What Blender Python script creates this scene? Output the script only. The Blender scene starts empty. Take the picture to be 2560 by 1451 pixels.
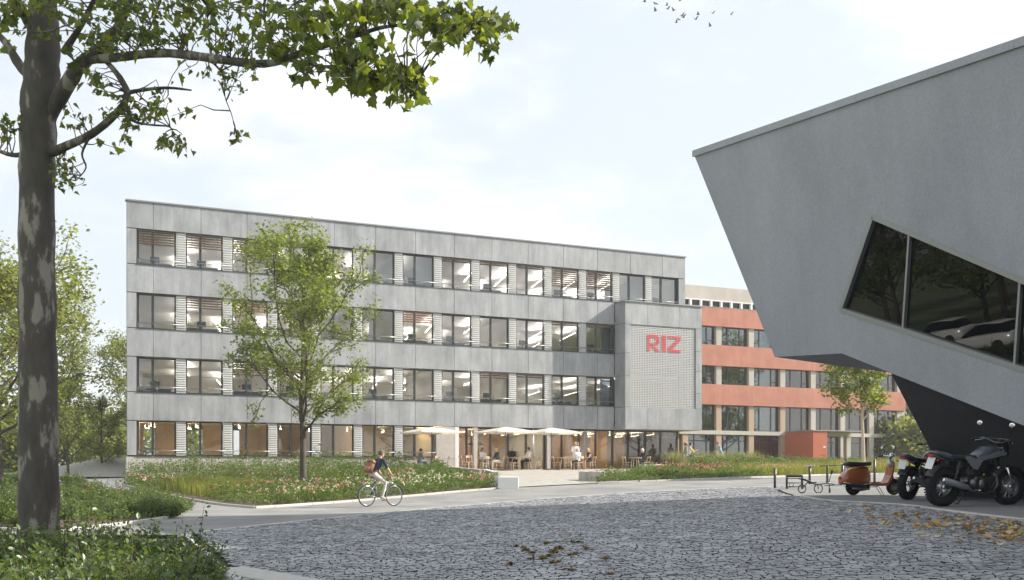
import bpy, bmesh, math, random
import numpy as np
from mathutils import Vector, Matrix, Quaternion
random.seed(7); rng = np.random.default_rng(11)
C = bpy.context.scene.collection
SC = bpy.context.scene
# ------------------------------------------------------------------ camera, sky, sun, exposure
E = 1.5; F = 2700.0; HX = 1280.0; HY = 1182.0
cam_d = bpy.data.cameras.new('camera'); cam = bpy.data.objects.new('camera', cam_d); C.objects.link(cam)
cam.location = (0, 0, E); cam.rotation_euler = (math.pi/2, 0, 0)
cam_d.sensor_width = 36; cam_d.lens = F/2560*36; cam_d.shift_y = (HY-725.5)/2560
cam_d.clip_end = 3000; cam_d.clip_start = .05
SC.camera = cam
SUN = Vector((math.cos(math.radians(10)), math.sin(math.radians(10)), 0))*math.cos(math.radians(33)) + Vector((0, 0, math.sin(math.radians(33))))
sun_d = bpy.data.lights.new('sun', 'SUN'); sun = bpy.data.objects.new('sun', sun_d); C.objects.link(sun)
sun_d.energy = 5.0; sun_d.angle = math.radians(.6); sun_d.color = (1, .93, .82)
sun.rotation_euler = SUN.to_track_quat('Z', 'Y').to_euler(); sun.location = (60, 10, 50)
W = bpy.data.worlds.new('World'); SC.world = W; W.use_nodes = True
nt = W.node_tree; nt.nodes.clear()
def N(t, ty, **kw):
    n = t.nodes.new(ty)
    for k, v in kw.items():
        if k.startswith('i_'): n.inputs[k[2:].replace('_', ' ')].default_value = v
        else: setattr(n, k, v)
    return n
sky = N(nt, 'ShaderNodeTexSky', sky_type='NISHITA', sun_disc=False, sun_elevation=math.radians(33), sun_rotation=math.radians(80), altitude=100, air_density=1.0, dust_density=1.6, ozone_density=1.0)
tc = N(nt, 'ShaderNodeTexCoord'); mp = N(nt, 'ShaderNodeMapping'); mp.inputs['Scale'].default_value = (1, 1, 2.6)
nz = N(nt, 'ShaderNodeTexNoise', i_Scale=3.2, i_Detail=9, i_Roughness=.6)
cr = N(nt, 'ShaderNodeValToRGB'); cr.color_ramp.elements[0].position = .5; cr.color_ramp.elements[1].position = .78
cr.color_ramp.elements[0].color = (.76, .76, .76, 1); cr.color_ramp.elements[1].color = (.95, .95, .95, 1)
mix = N(nt, 'ShaderNodeMixRGB'); cr2 = N(nt, 'ShaderNodeValToRGB'); cr2.color_ramp.elements[0].position = .46; cr2.color_ramp.elements[1].position = .68; cr2.color_ramp.elements[0].color = (5.35, 5.7, 5.95, 1); cr2.color_ramp.elements[1].color = (7.3, 7.3, 7.2, 1)
bg = N(nt, 'ShaderNodeBackground', i_Strength=.105); wo = N(nt, 'ShaderNodeOutputWorld')
L = nt.links.new
L(tc.outputs['Generated'], mp.inputs[0]); L(mp.outputs[0], nz.inputs[0]); L(nz.outputs[0], cr.inputs[0]); L(cr.outputs[0], mix.inputs[0]); L(nz.outputs[0], cr2.inputs[0]); L(cr2.outputs[0], mix.inputs[2])
L(sky.outputs[0], mix.inputs[1]); L(mix.outputs[0], bg.inputs[0]); L(bg.outputs[0], wo.inputs[0])
SC.view_settings.view_transform = 'Standard'; SC.view_settings.look = 'None'; SC.view_settings.gamma = 1; SC.view_settings.exposure = .82
cy = SC.cycles
cy.use_denoising = True; cy.use_adaptive_sampling = True; cy.adaptive_threshold = .015
cy.max_bounces = 7; cy.diffuse_bounces = 4; cy.glossy_bounces = 4; cy.transmission_bounces = 6; cy.transparent_max_bounces = 24
cy.sample_clamp_indirect = 6; cy.caustics_reflective = False; cy.caustics_refractive = False
SC.render.film_transparent = False

# ------------------------------------------------------------------ materials
M = {}
def mat(name, c1, c2=None, scale=6, rough=.7, bump=0, bscale=None, metal=0, spec=.5, rnd=0, island=0, detail=6, stretch=None, coat=0, c3=None, speck=0, speckamp=.1, pos=(.32, .68, .5), streak=0):
    m = bpy.data.materials.new(name); m.use_nodes = True; t = m.node_tree; b = t.nodes['Principled BSDF']; l = t.links.new
    b.inputs['Roughness'].default_value = rough; b.inputs['Metallic'].default_value = metal; b.inputs['Specular IOR Level'].default_value = spec
    if coat: b.inputs['Coat Weight'].default_value = coat; b.inputs['Coat Roughness'].default_value = .08
    c2 = c2 or c1
    co = N(t, 'ShaderNodeTexCoord').outputs['Object']
    if stretch:
        mpn = N(t, 'ShaderNodeMapping'); mpn.inputs['Scale'].default_value = stretch; l(co, mpn.inputs[0]); co = mpn.outputs[0]
    nz = N(t, 'ShaderNodeTexNoise', i_Scale=scale, i_Detail=detail, i_Roughness=.6); l(co, nz.inputs[0])
    rp = N(t, 'ShaderNodeValToRGB'); rp.color_ramp.elements[0].position = pos[0]; rp.color_ramp.elements[1].position = pos[1]
    rp.color_ramp.elements[0].color = (*c1, 1); rp.color_ramp.elements[1].color = (*c2, 1)
    if c3:
        e = rp.color_ramp.elements.new(pos[2]); e.color = (*c3, 1)
    l(nz.outputs[0], rp.inputs[0]); col = rp.outputs[0]
    if speck:
        n2 = N(t, 'ShaderNodeTexNoise', i_Scale=speck, i_Detail=2); l(co, n2.inputs[0])
        mr = N(t, 'ShaderNodeMapRange'); mr.inputs[1].default_value = .3; mr.inputs[2].default_value = .7; mr.inputs[3].default_value = 1-speckamp; mr.inputs[4].default_value = 1+speckamp; l(n2.outputs[0], mr.inputs[0])
        mm = N(t, 'ShaderNodeMixRGB', blend_type='MULTIPLY'); mm.inputs[0].default_value = 1; l(col, mm.inputs[1]); l(mr.outputs[0], mm.inputs[2]); col = mm.outputs[0]
    if streak:
        mp3 = N(t, 'ShaderNodeMapping'); mp3.inputs['Scale'].default_value = (2.2, 2.2, .16); l(N(t, 'ShaderNodeTexCoord').outputs['Object'], mp3.inputs[0])
        n3 = N(t, 'ShaderNodeTexNoise', i_Scale=1.6, i_Detail=7, i_Roughness=.7); l(mp3.outputs[0], n3.inputs[0])
        mr = N(t, 'ShaderNodeMapRange'); mr.inputs[1].default_value = .35; mr.inputs[2].default_value = .65; mr.inputs[3].default_value = 1-streak; mr.inputs[4].default_value = 1+streak*.5; l(n3.outputs[0], mr.inputs[0])
        mm = N(t, 'ShaderNodeMixRGB', blend_type='MULTIPLY'); mm.inputs[0].default_value = 1; l(col, mm.inputs[1]); l(mr.outputs[0], mm.inputs[2]); col = mm.outputs[0]
    if rnd or island:
        src = N(t, 'ShaderNodeObjectInfo').outputs['Random'] if rnd else N(t, 'ShaderNodeNewGeometry').outputs['Random Per Island']
        a = rnd or island
        mr = N(t, 'ShaderNodeMapRange'); mr.inputs[3].default_value = 1-a; mr.inputs[4].default_value = 1+a; l(src, mr.inputs[0])
        hs = N(t, 'ShaderNodeHueSaturation'); l(mr.outputs[0], hs.inputs['Value']); l(col, hs.inputs['Color']); col = hs.outputs[0]
    l(col, b.inputs['Base Color'])
    if bump:
        nb = N(t, 'ShaderNodeTexNoise', i_Scale=bscale or scale*6, i_Detail=5); l(co, nb.inputs[0])
        bp = N(t, 'ShaderNodeBump', i_Strength=bump, i_Distance=.02); l(nb.outputs[0], bp.inputs['Height']); l(bp.outputs[0], b.inputs['Normal'])
    M[name] = m; return m
def leafmat(name, ca, cb, trans=.45, gl=.12):
    m = bpy.data.materials.new(name); m.use_nodes = True; t = m.node_tree; t.nodes.clear(); l = t.links.new
    g = N(t, 'ShaderNodeNewGeometry'); oi = N(t, 'ShaderNodeObjectInfo')
    ad = N(t, 'ShaderNodeMath', operation='ADD'); l(g.outputs['Random Per Island'], ad.inputs[0]); l(oi.outputs['Random'], ad.inputs[1])
    fr = N(t, 'ShaderNodeMath', operation='FRACT'); l(ad.outputs[0], fr.inputs[0])
    rp = N(t, 'ShaderNodeValToRGB'); rp.color_ramp.elements[0].color = (*ca, 1); rp.color_ramp.elements[1].color = (*cb, 1); l(fr.outputs[0], rp.inputs[0])
    d = N(t, 'ShaderNodeBsdfDiffuse'); tr = N(t, 'ShaderNodeBsdfTranslucent'); gs = N(t, 'ShaderNodeBsdfGlossy', i_Roughness=.42); gs.inputs[0].default_value = (.9, .95, 1, 1)
    br = N(t, 'ShaderNodeMixRGB', blend_type='MULTIPLY'); br.inputs[0].default_value = 1; br.inputs[2].default_value = (1.85, 1.8, .9, 1); l(rp.outputs[0], br.inputs[1])
    l(rp.outputs[0], d.inputs[0]); l(br.outputs[0], tr.inputs[0])
    m1 = N(t, 'ShaderNodeMixShader'); m1.inputs[0].default_value = trans; l(d.outputs[0], m1.inputs[1]); l(tr.outputs[0], m1.inputs[2])
    m2 = N(t, 'ShaderNodeMixShader'); m2.inputs[0].default_value = gl*.3; l(m1.outputs[0], m2.inputs[1]); l(gs.outputs[0], m2.inputs[2])
    o = N(t, 'ShaderNodeOutputMaterial'); l(m2.outputs[0], o.inputs[0]); M[name] = m; return m
def glassmat(name, tint, refl=1.0, rcol=(1, 1, 1)):
    m = bpy.data.materials.new(name); m.use_nodes = True; t = m.node_tree; t.nodes.clear(); l = t.links.new
    tr = N(t, 'ShaderNodeBsdfTransparent'); tr.inputs[0].default_value = (*tint, 1)
    gs = N(t, 'ShaderNodeBsdfGlossy', i_Roughness=.0); gs.inputs[0].default_value = (*rcol, 1)
    fz = N(t, 'ShaderNodeFresnel', i_IOR=1.55); mu = N(t, 'ShaderNodeMath', operation='MULTIPLY', use_clamp=True); mu.inputs[1].default_value = refl; l(fz.outputs[0], mu.inputs[0])
    m2 = N(t, 'ShaderNodeMixShader'); l(mu.outputs[0], m2.inputs[0]); l(tr.outputs[0], m2.inputs[1]); l(gs.outputs[0], m2.inputs[2])
    o = N(t, 'ShaderNodeOutputMaterial'); l(m2.outputs[0], o.inputs[0]); M[name] = m; return m
def emit(name, col, s):
    m = bpy.data.materials.new(name); m.use_nodes = True; t = m.node_tree; t.nodes.clear()
    e = N(t, 'ShaderNodeEmission'); e.inputs[0].default_value = (*col, 1); e.inputs[1].default_value = s
    o = N(t, 'ShaderNodeOutputMaterial'); t.links.new(e.outputs[0], o.inputs[0]); M[name] = m; return m
mat('panel', (.28, .292, .312), (.45, .46, .478), scale=1.0, rough=.62, bump=.08, bscale=30, rnd=.07, c3=(.365, .376, .393), stretch=(1, 1, .5), speck=14, speckamp=.05, streak=.16)
mat('joint', (.04, .04, .042)); mat('coping', (.30, .30, .31), rough=.45, metal=.3)
mat('plinth', (.52, .48, .46), (.58, .54, .52), scale=3, rough=.8, bump=.15, bscale=80)
mat('frame', (.035, .038, .042), rough=.4); mat('sill', (.10, .105, .11), rough=.4, metal=.4)
mat('louver', (.64, .64, .63), rough=.45); mat('rail', (.32, .34, .35), rough=.35, metal=.6)
mat('slat', (.17, .125, .09), rough=.5)
mat('inwall', (.80, .76, .71), rough=.9); mat('inceil', (.86, .84, .81), rough=.9); mat('infloor', (.28, .25, .22), rough=.5)
mat('incool', (.42, .47, .50), rough=.8); mat('cork', (.37, .25, .14), (.50, .36, .22), scale=30, rough=.9, speck=40); mat('woodceil', (.60, .47, .31), (.68, .55, .38), scale=2, rough=.7, stretch=(1, 8, 1))
mat('desk', (.10, .14, .18), rough=.5); mat('screenblk', (.015, .016, .018), rough=.3)
emit('lamp', (1, .94, .86), 5); emit('lampw', (1, .84, .62), 7); emit('upfill', (1, .94, .85), 25); emit('upfillw', (1, .82, .58), 60)  # last two: upward glow added to brighten the rooms, hidden from below
glassmat('glass', (.965, .97, .965), 1.5); glassmat('glassred', (.42, .50, .53), 2.6); glassmat('glassgf', (.97, .965, .95), 1.1)
mat('white', (.80, .80, .79), rough=.5); mat('screen', (.70, .70, .70), rough=.5); mat('red', (.68, .045, .05), rough=.5)
mat('terracotta', (.45, .185, .13), (.56, .245, .18), scale=.8, rough=.85, bump=.1, bscale=60, streak=.10); mat('deepred', (.50, .15, .085), (.45, .13, .075), scale=20, rough=.9, speck=18)
mat('concrete', (.47, .43, .39), (.55, .51, .47), scale=2.5, rough=.85, bump=.1, bscale=40, speck=20)
mat('rawconc', (.44, .41, .37), (.56, .52, .47), scale=1.1, rough=.9, stretch=(1, 1, .4))
mat('wingconc', (.345, .352, .378), (.455, .462, .488), scale=.30, rough=.8, bump=.35, bscale=60, streak=.035, speck=28, speckamp=.09, detail=8, c3=(.405, .412, .438), stretch=(1, 1, .6))
mat('shadeconc', (.085, .085, .09), (.11, .11, .115), scale=.8, rough=.85, bump=.2, bscale=40)  # concrete darkened for soffit and recess, their shade put into the colour
mat('blackglass', (.004, .005, .006), rough=.01, spec=.5); mat('alu', (.42, .43, .44), rough=.35, metal=.7)
mat('asphalt', (.165, .163, .16), (.28, .276, .27), scale=.6, streak=0, rough=.9, bump=.25, bscale=160, speck=55)
mat('padm', (.165, .165, .165), (.21, .21, .208), scale=.9, rough=.9, bump=.3, bscale=120, speck=45)
mat('cobble', (.19, .195, .212), (.34, .345, .36), scale=1.3, rough=.5, bump=.25, bscale=60, island=.34, spec=.5)
mat('creamceil', (.74, .66, .50), rough=.9); mat('gfwall', (.66, .53, .30), (.76, .63, .40), scale=5, rough=.8, speck=20)
mat('cobblejoint', (.02, .019, .017), (.04, .036, .032), scale=20, rough=1)  # joint filling; on the stone sides its dark stands in for shade
mat('terrpave', (.29, .27, .24), (.40, .375, .34), scale=2.4, rough=.85, bump=.2, bscale=50, rnd=.05, speck=7, speckamp=.22)
mat('kerb', (.44, .425, .40), (.50, .485, .46), scale=6, rough=.85, rnd=.04)
mat('soil', (.075, .05, .035), (.13, .09, .065), scale=9, rough=1, bump=.6, bscale=40)
mat('grassland', (.10, .13, .045), (.17, .19, .08), scale=1.2, rough=1, bump=.6, bscale=30)
mat('gravel', (.40, .38, .34), (.5, .48, .44), scale=8, rough=1, bump=.4, bscale=60)
mat('bark', (.06, .05, .04), (.12, .10, .08), scale=9, rough=.95, bump=.8, bscale=22, stretch=(1, 1, .35))
mat('planebark', (.05, .043, .036), (.30, .275, .235), scale=3.0, rough=.85, bump=.5, bscale=14, stretch=(1.3, 1.3, .5), c3=(.10, .088, .074), detail=10, pos=(.28, .585, .53))
mat('wood', (.58, .44, .31), (.66, .52, .38), scale=6, rough=.5, stretch=(1, 1, 5)); mat('canvas', (.90, .88, .84), rough=.8); mat('steel', (.20, .20, .20), rough=.4, metal=.7)
mat('rubber', (.018, .018, .019), rough=.85, bump=.3, bscale=120); mat('blkplastic', (.022, .022, .024), rough=.45); mat('leather', (.025, .026, .03), rough=.42)
mat('chrome', (.72, .73, .75), rough=.12, metal=1); mat('gunmetal', (.16, .16, .165), rough=.35, metal=.8); mat('silver', (.42, .43, .45), rough=.28, metal=.6, coat=.5)
mat('bluegrey', (.075, .085, .105), rough=.25, coat=.8); mat('orange', (.42, .115, .03), rough=.3, coat=.7); mat('redlens', (.5, .03, .02), rough=.2); mat('lens', (.75, .75, .72), rough=.1)
mat('mirror', (.85, .88, .9), rough=.03, metal=1); mat('plate', (.75, .76, .75), rough=.4); mat('yellow', (.7, .5, .02), rough=.4)
mat('post', (.06, .055, .05), (.10, .09, .08), scale=8, rough=.6)
mat('skin', (.62, .38, .28), rough=.6); mat('navy', (.035, .045, .075), rough=.9, bump=.3, bscale=25); mat('khaki', (.56, .52, .47), rough=.9, bump=.3, bscale=18); mat('shoe', (.42, .33, .25), rough=.7)
mat('brownbag', (.20, .085, .045), (.27, .12, .065), scale=8, rough=.55); mat('tanbag', (.36, .16, .07), rough=.5)
mat('hairg', (.13, .10, .08), rough=.8); mat('haird', (.03, .022, .018), rough=.7); mat('hairb', (.62, .45, .24), rough=.7); mat('hairw', (.75, .73, .70), rough=.8); mat('hairr', (.30, .13, .05), rough=.7)
mat('clblack', (.02, .02, .022), rough=.9); mat('clwhite', (.82, .82, .83), rough=.9); mat('clgrey', (.22, .22, .22), rough=.9); mat('cldark', (.055, .06, .055), rough=.9); mat('clblue', (.35, .46, .62), rough=.9); mat('clgreen', (.20, .23, .19), rough=.9); mat('denim', (.16, .20, .27), rough=.9); mat('clyellow', (.75, .48, .05), rough=.9); mat('dkshoe', (.03, .025, .022), rough=.6)
leafmat('leaf_plane', (.055, .088, .02), (.20, .228, .034), .55, .10)
leafmat('leaf_mid', (.075, .12, .024), (.24, .28, .045), .46, .08)
leafmat('leaf_bg', (.12, .15, .04), (.25, .27, .08), .48, .05)
leafmat('leaf_shrub', (.055, .095, .022), (.15, .205, .05), .4, .16)
leafmat('leaf_bed', (.055, .095, .02), (.15, .20, .055), .35, .08)
leafmat('leaf_pale', (.16, .18, .085), (.30, .30, .17), .35, .05)
leafmat('leaf_grass', (.13, .155, .03), (.24, .25, .07), .4, .05)
leafmat('leaf_fallen', (.30, .16, .05), (.62, .46, .30), .1, .05); leafmat('moss', (.10, .10, .02), (.28, .15, .05), .1, .02)
leafmat('leaf_fallen_y', (.30, .30, .04), (.55, .42, .06), .1, .05)
for nm, c in (('petal_red', (.46, .02, .05)), ('petal_pink', (.66, .30, .36)), ('petal_white', (.80, .76, .76))): leafmat(nm, c, tuple(min(1, x*1.25) for x in c), .25, .02)
mat('brick', (.40, .28, .21), (.55, .42, .33), scale=14, rough=.9, stretch=(1, 1, 3.4), speck=30)
mat('birdm', (.10, .085, .075), (.16, .13, .11), scale=30, rough=.9)
mat('carwhite', (.80, .80, .80), rough=.25, coat=.8)

# ------------------------------------------------------------------ object helpers
def tag(o, label=None, cat=None, group=None, kind=None):
    if label: o['label'] = label
    if cat: o['category'] = cat
    if group: o['group'] = group
    if kind: o['kind'] = kind
    return o
def empty(name, loc, rz=0, label=None, cat=None, group=None):
    o = bpy.data.objects.new(name, None); C.objects.link(o); o.location = loc; o.rotation_euler = (0, 0, rz); o.empty_display_size = .2
    return tag(o, label, cat, group)
def link_mesh(name, me, parent=None):
    o = bpy.data.objects.new(name, me); C.objects.link(o)
    if parent: o.parent = parent
    return o
def copy_tree(o, parent=None):
    c = o.copy(); C.objects.link(c); c.parent = parent
    for ch in list(o.children): copy_tree(ch, c)
    return c
class MB:
    def __init__(s): s.v = []; s.f = []; s.m = []; s.sm = []
    def add(s, vs, fs, mi=0, smooth=False):
        b = len(s.v); s.v += [tuple(p) for p in vs]
        for f in fs: s.f.append([i+b for i in f]); s.m.append(mi); s.sm.append(smooth)
        return s
    def box(s, c, d, rot=None, mi=0, bev=0):
        x, y, z = d[0]/2, d[1]/2, d[2]/2; R = rot or Matrix.Identity(3); c = Vector(c)
        if bev:
            b = min(bev, x*.9, y*.9, z*.9); rings = []
            for (zz, ins) in ((-z, b), (-z+b, 0), (z-b, 0), (z, b)):
                X, Y = x-ins, y-ins
                rings.append([(X, Y-(b if ins == 0 else 0), zz), (X-(b if ins == 0 else 0), Y, zz), (-X+(b if ins == 0 else 0), Y, zz), (-X, Y-(b if ins == 0 else 0), zz), (-X, -Y+(b if ins == 0 else 0), zz), (-X+(b if ins == 0 else 0), -Y, zz), (X-(b if ins == 0 else 0), -Y, zz), (X, -Y+(b if ins == 0 else 0), zz)])
            vs = [c+R@Vector(p) for r in rings for p in r]
            fs = [[k*8+i, k*8+(i+1) % 8, k*8+8+(i+1) % 8, k*8+8+i] for k in range(3) for i in range(8)] + [list(range(7, -1, -1)), list(range(24, 32))]
            return s.add(vs, fs, mi, False)
        vs = [c+R@Vector(p) for p in ((-x, -y, -z), (x, -y, -z), (x, y, -z), (-x, y, -z), (-x, -y, z), (x, -y, z), (x, y, z), (-x, y, z))]
        return s.add(vs, [[0, 3, 2, 1], [4, 5, 6, 7], [0, 1, 5, 4], [1, 2, 6, 5], [2, 3, 7, 6], [3, 0, 4, 7]], mi)
    def bx(s, a, b, mi=0):
        return s.box([(a[i]+b[i])/2 for i in range(3)], [abs(b[i]-a[i]) for i in range(3)], mi=mi)
    def tube(s, pts, r, n=8, mi=0, hint=None, cap=True, smooth=True):
        pts = [Vector(p) for p in pts]; k = len(pts)
        rr = r if isinstance(r, (list, tuple)) else [r]*k
        vs = []; prev = None
        for i, p in enumerate(pts):
            t = (pts[min(i+1, k-1)]-pts[max(i-1, 0)]).normalized()
            h = Vector(hint) if hint else (prev if prev is not None else (Vector((0, 0, 1)) if abs(t.z) < .9 else Vector((1, 0, 0))))
            a = (h-t*h.dot(t))
            if a.length < 1e-4: a = t.orthogonal()
            a.normalize(); b = t.cross(a); prev = a
            ra, rb = rr[i] if isinstance(rr[i], (tuple, list)) else (rr[i], rr[i])
            for j in range(n):
                q = 2*math.pi*j/n; vs.append(p+a*math.cos(q)*ra+b*math.sin(q)*rb)
        fs = [[i*n+j, i*n+(j+1) % n, i*n+n+(j+1) % n, i*n+n+j] for i in range(k-1) for j in range(n)]
        if cap: fs += [list(range(n-1, -1, -1)), list(range((k-1)*n, k*n))]
        return s.add(vs, fs, mi, smooth)
    def torus(s, c, R, r, axis=(0, 1, 0), n=32, m=8, mi=0, flat=1.0):
        ax = Vector(axis).normalized(); a = ax.orthogonal().normalized(); b = ax.cross(a); c = Vector(c); vs = []
        for i in range(n):
            q = 2*math.pi*i/n; d = a*math.cos(q)+b*math.sin(q)
            for j in range(m):
                w = 2*math.pi*j/m; vs.append(c+d*(R+r*math.cos(w))+ax*(r*flat*math.sin(w)))
        fs = [[i*m+j, ((i+1) % n)*m+j, ((i+1) % n)*m+(j+1) % m, i*m+(j+1) % m] for i in range(n) for j in range(m)]
        return s.add(vs, fs, mi, True)
    def ball(s, c, r, n=12, m=8, mi=0, rot=None):
        r = r if isinstance(r, (tuple, list)) else (r, r, r); R = rot or Matrix.Identity(3); c = Vector(c); vs = []
        for i in range(m+1):
            th = math.pi*i/m
            for j in range(n):
                ph = 2*math.pi*j/n; vs.append(c+R@Vector((r[0]*math.sin(th)*math.cos(ph), r[1]*math.sin(th)*math.sin(ph), r[2]*math.cos(th))))
        fs = [[i*n+j, i*n+n+j, i*n+n+(j+1) % n, i*n+(j+1) % n] for i in range(m) for j in range(n)]
        return s.add(vs, fs, mi, True)
    def disc(s, c, r, axis, th, n=20, mi=0):
        ax = Vector(axis).normalized(); c = Vector(c); return s.tube([c-ax*th/2, c+ax*th/2], r, n=n, mi=mi, smooth=False)
    def prism(s, poly, y0, y1, mi=0, smooth=False):      # polygon in local x,z extruded along y
        n = len(poly); vs = [(p[0], y0, p[1]) for p in poly]+[(p[0], y1, p[1]) for p in poly]
        fs = [list(range(n)), list(range(2*n-1, n-1, -1))]+[[i, n+i, n+(i+1) % n, (i+1) % n] for i in range(n)]
        return s.add(vs, fs, mi, smooth)
    def loftprof(s, secs, mi=0, cap=True):               # list of rings with equal point counts
        n = len(secs[0]); vs = [p for r in secs for p in r]
        fs = [[i*n+j, i*n+(j+1) % n, i*n+n+(j+1) % n, i*n+n+j] for i in range(len(secs)-1) for j in range(n)]
        if cap: fs += [list(range(n-1, -1, -1)), list(range((len(secs)-1)*n, len(secs)*n))]
        return s.add(vs, fs, mi, True)
    def mesh(s, name, mats, fixn=True):
        me = bpy.data.meshes.new(name); me.from_pydata(s.v, [], s.f)
        mats = mats if isinstance(mats, (list, tuple)) else [mats]
        for m in mats: me.materials.append(M[m] if isinstance(m, str) else m)
        me.polygons.foreach_set('material_index', s.m); me.polygons.foreach_set('use_smooth', s.sm)
        if fixn:
            bm = bmesh.new(); bm.from_mesh(me); bmesh.ops.recalc_face_normals(bm, faces=bm.faces); bm.to_mesh(me); bm.free()
        me.update(); return me
    def build(s, name, mats, parent=None, fixn=True):
        return link_mesh(name, s.mesh(name, mats, fixn), parent)
def np_mesh(name, V, Fc, material, smooth=False, mis=None):
    me = bpy.data.meshes.new(name); V = np.asarray(V, dtype=np.float32).reshape(-1, 3); Fc = np.asarray(Fc, dtype=np.int32); k = Fc.shape[1]
    me.vertices.add(len(V)); me.vertices.foreach_set('co', V.ravel()); me.loops.add(Fc.size); me.loops.foreach_set('vertex_index', Fc.ravel())
    me.polygons.add(len(Fc)); me.polygons.foreach_set('loop_start', np.arange(0, Fc.size, k, dtype=np.int32)); me.polygons.foreach_set('loop_total', np.full(len(Fc), k, dtype=np.int32))
    for m in (material if isinstance(material, (list, tuple)) else [material]): me.materials.append(M[m])
    if mis is not None: me.polygons.foreach_set('material_index', np.asarray(mis, dtype=np.int32))
    me.polygons.foreach_set('use_smooth', np.full(len(Fc), smooth)); me.update(calc_edges=True); me.validate(); return me
def inst(tv, tf, R, T):
    tv = np.asarray(tv, float); tf = np.asarray(tf); V = np.einsum('nij,vj->nvi', R, tv)+T[:, None, :]
    Fc = tf[None]+(np.arange(len(T))*len(tv))[:, None, None]
    return V.reshape(-1, 3), Fc.reshape(-1, tf.shape[1])
def rots(n, size, upbias=.5, r=None):
    r = r or rng
    nrm = r.normal(size=(n, 3)); nrm[:, 2] = np.abs(nrm[:, 2])+upbias; nrm /= np.linalg.norm(nrm, axis=1)[:, None]
    a = r.normal(size=(n, 3)); a -= nrm*(a*nrm).sum(1)[:, None]; a /= np.linalg.norm(a, axis=1)[:, None]; b = np.cross(nrm, a)
    s = np.broadcast_to(np.asarray(size, float), (n,)); return np.stack([a, b, nrm], axis=2)*s[:, None, None]
LEAF4 = ([(0, 0, 0), (.55, .32, .06), (1.05, 0, -.05), (.5, -.32, .06)], [[0, 1, 2, 3]])
LEAF6 = ([(0, 0, 0), (.32, .30, .05), (.72, .26, .03), (1.05, 0, -.06), (.70, -.27, .03), (.32, -.30, .05)], [[0, 1, 2, 3], [0, 3, 4, 5]])
# five-lobed leaf, unit length along +x, folded along midrib
_h = [(0, 0), (.05, .30), (-.06, .46), (.22, .44), (.36, .66), (.48, .36), (.66, .34), (.68, .18), (1.0, 0)]
LOBV = [(x, y, .30*abs(y)-.22*x*x) for x, y in _h]+[(x, -y, .22*abs(y)-.22*x*x) for x, y in _h[1:-1]]
_r = list(range(9, 16))
LOBT = [[0, 1, 3], [1, 2, 3], [0, 3, 5], [3, 4, 5], [0, 5, 7], [5, 6, 7], [0, 7, 8]]
LOBT += [[0, 11, 9], [9, 11, 10], [0, 13, 11], [11, 13, 12], [0, 15, 13], [13, 15, 14], [0, 8, 15]]

# ------------------------------------------------------------------ terrain
def cp(px, py, Y): return ((px-HX)/F*Y, Y, (HY-py)/F*Y)
CPS = [cp(1300, 1173.5, 69), cp(1140, 1173, 66.5), cp(1600, 1172, 72), (-20.7, 58, -.25), (-10, 63, 0), (23, 90, .75), (30, 96, .9), (16, 84, .6), cp(1265, 1222, 44), cp(945, 1265, 34.7),
       cp(220, 1206, 55), cp(1280, 1451, 12.5), cp(600, 1451, 12.5), (5.2, 10, -1.05), cp(2350, 1268, 20.5), cp(2265, 1252, 24.5), cp(2140, 1240, 28), cp(2390, 1243, 28), (11, 21, -.66), cp(2560, 1305, 16.5),
       cp(1937, 1222, 40), cp(2060, 1188, 60), cp(1490, 1208, 47), cp(470, 1335, 20.5), cp(1100, 1269, 32), cp(1500, 1300, 22), cp(1900, 1300, 19.5), (-40, 60, -.4), (-60, 110, .3), (60, 60, .2), (60, 110, 1.1), (0, 110, .9),
       (-40, 110, .3), (0, 0, -1.3), (15, 0, -1.1), (-20, 0, -1.3), (-20, 20, -1.15), (22, 22, -.55), (30, 40, -.2), (-6, 14, -1.2), (-25, 38, -.8), cp(400, 1290, 27), (12, 60, -.02), (-60, 20, -1.2), (60, 20, -.5), (-60, 0, -1.3), (60, 0, -1.0)]
CPS = np.array(CPS)
def _phi(r2): return np.where(r2 > 1e-9, r2*np.log(np.maximum(r2, 1e-9)), 0)
_n = len(CPS); _P = CPS[:, :2]; _K = _phi(((_P[:, None]-_P[None])**2).sum(-1))+np.eye(_n)*8.0
_A = np.block([[_K, np.c_[np.ones(_n), _P]], [np.r_[np.ones((1, _n)), _P.T], np.zeros((3, 3))]]); _w = np.linalg.solve(_A, np.r_[CPS[:, 2], 0, 0, 0])
def gz(X, Y):
    X = np.clip(np.asarray(X, float), -60, 60); Y = np.clip(np.asarray(Y, float), 0, 112); sh = X.shape; q = np.stack([X.ravel(), Y.ravel()], 1); out = np.empty(len(q))
    for i in range(0, len(q), 20000):
        b = q[i:i+20000]; out[i:i+20000] = _phi(((b[:, None]-_P[None])**2).sum(-1))@_w[:_n]+_w[_n]+b@_w[_n+1:]
    return E+out.reshape(sh)
def gzs(x, y): return float(gz(np.array([x]), np.array([y]))[0])
_YS = np.concatenate([np.linspace(4, 40, 400), np.linspace(40, 125, 350)[1:]])
def G(px, py):
    dx, dz = (px-HX)/F, (HY-py)/F
    d = E+dz*_YS-gz(dx*_YS, _YS); k = np.argmax(d < 0)
    if d[k] >= 0: k = len(_YS)-1
    if k == 0: Y = _YS[0]
    else: t = d[k-1]/(d[k-1]-d[k]); Y = _YS[k-1]+t*(_YS[k]-_YS[k-1])
    return Vector((dx*Y, Y, gzs(dx*Y, Y)))
def U(px, py, Y): return Vector(((px-HX)/F*Y, Y, E+(HY-py)/F*Y))
def PX(p): return (HX+F*p[0]/p[1], HY-F*(p[2]-E)/p[1])
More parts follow.
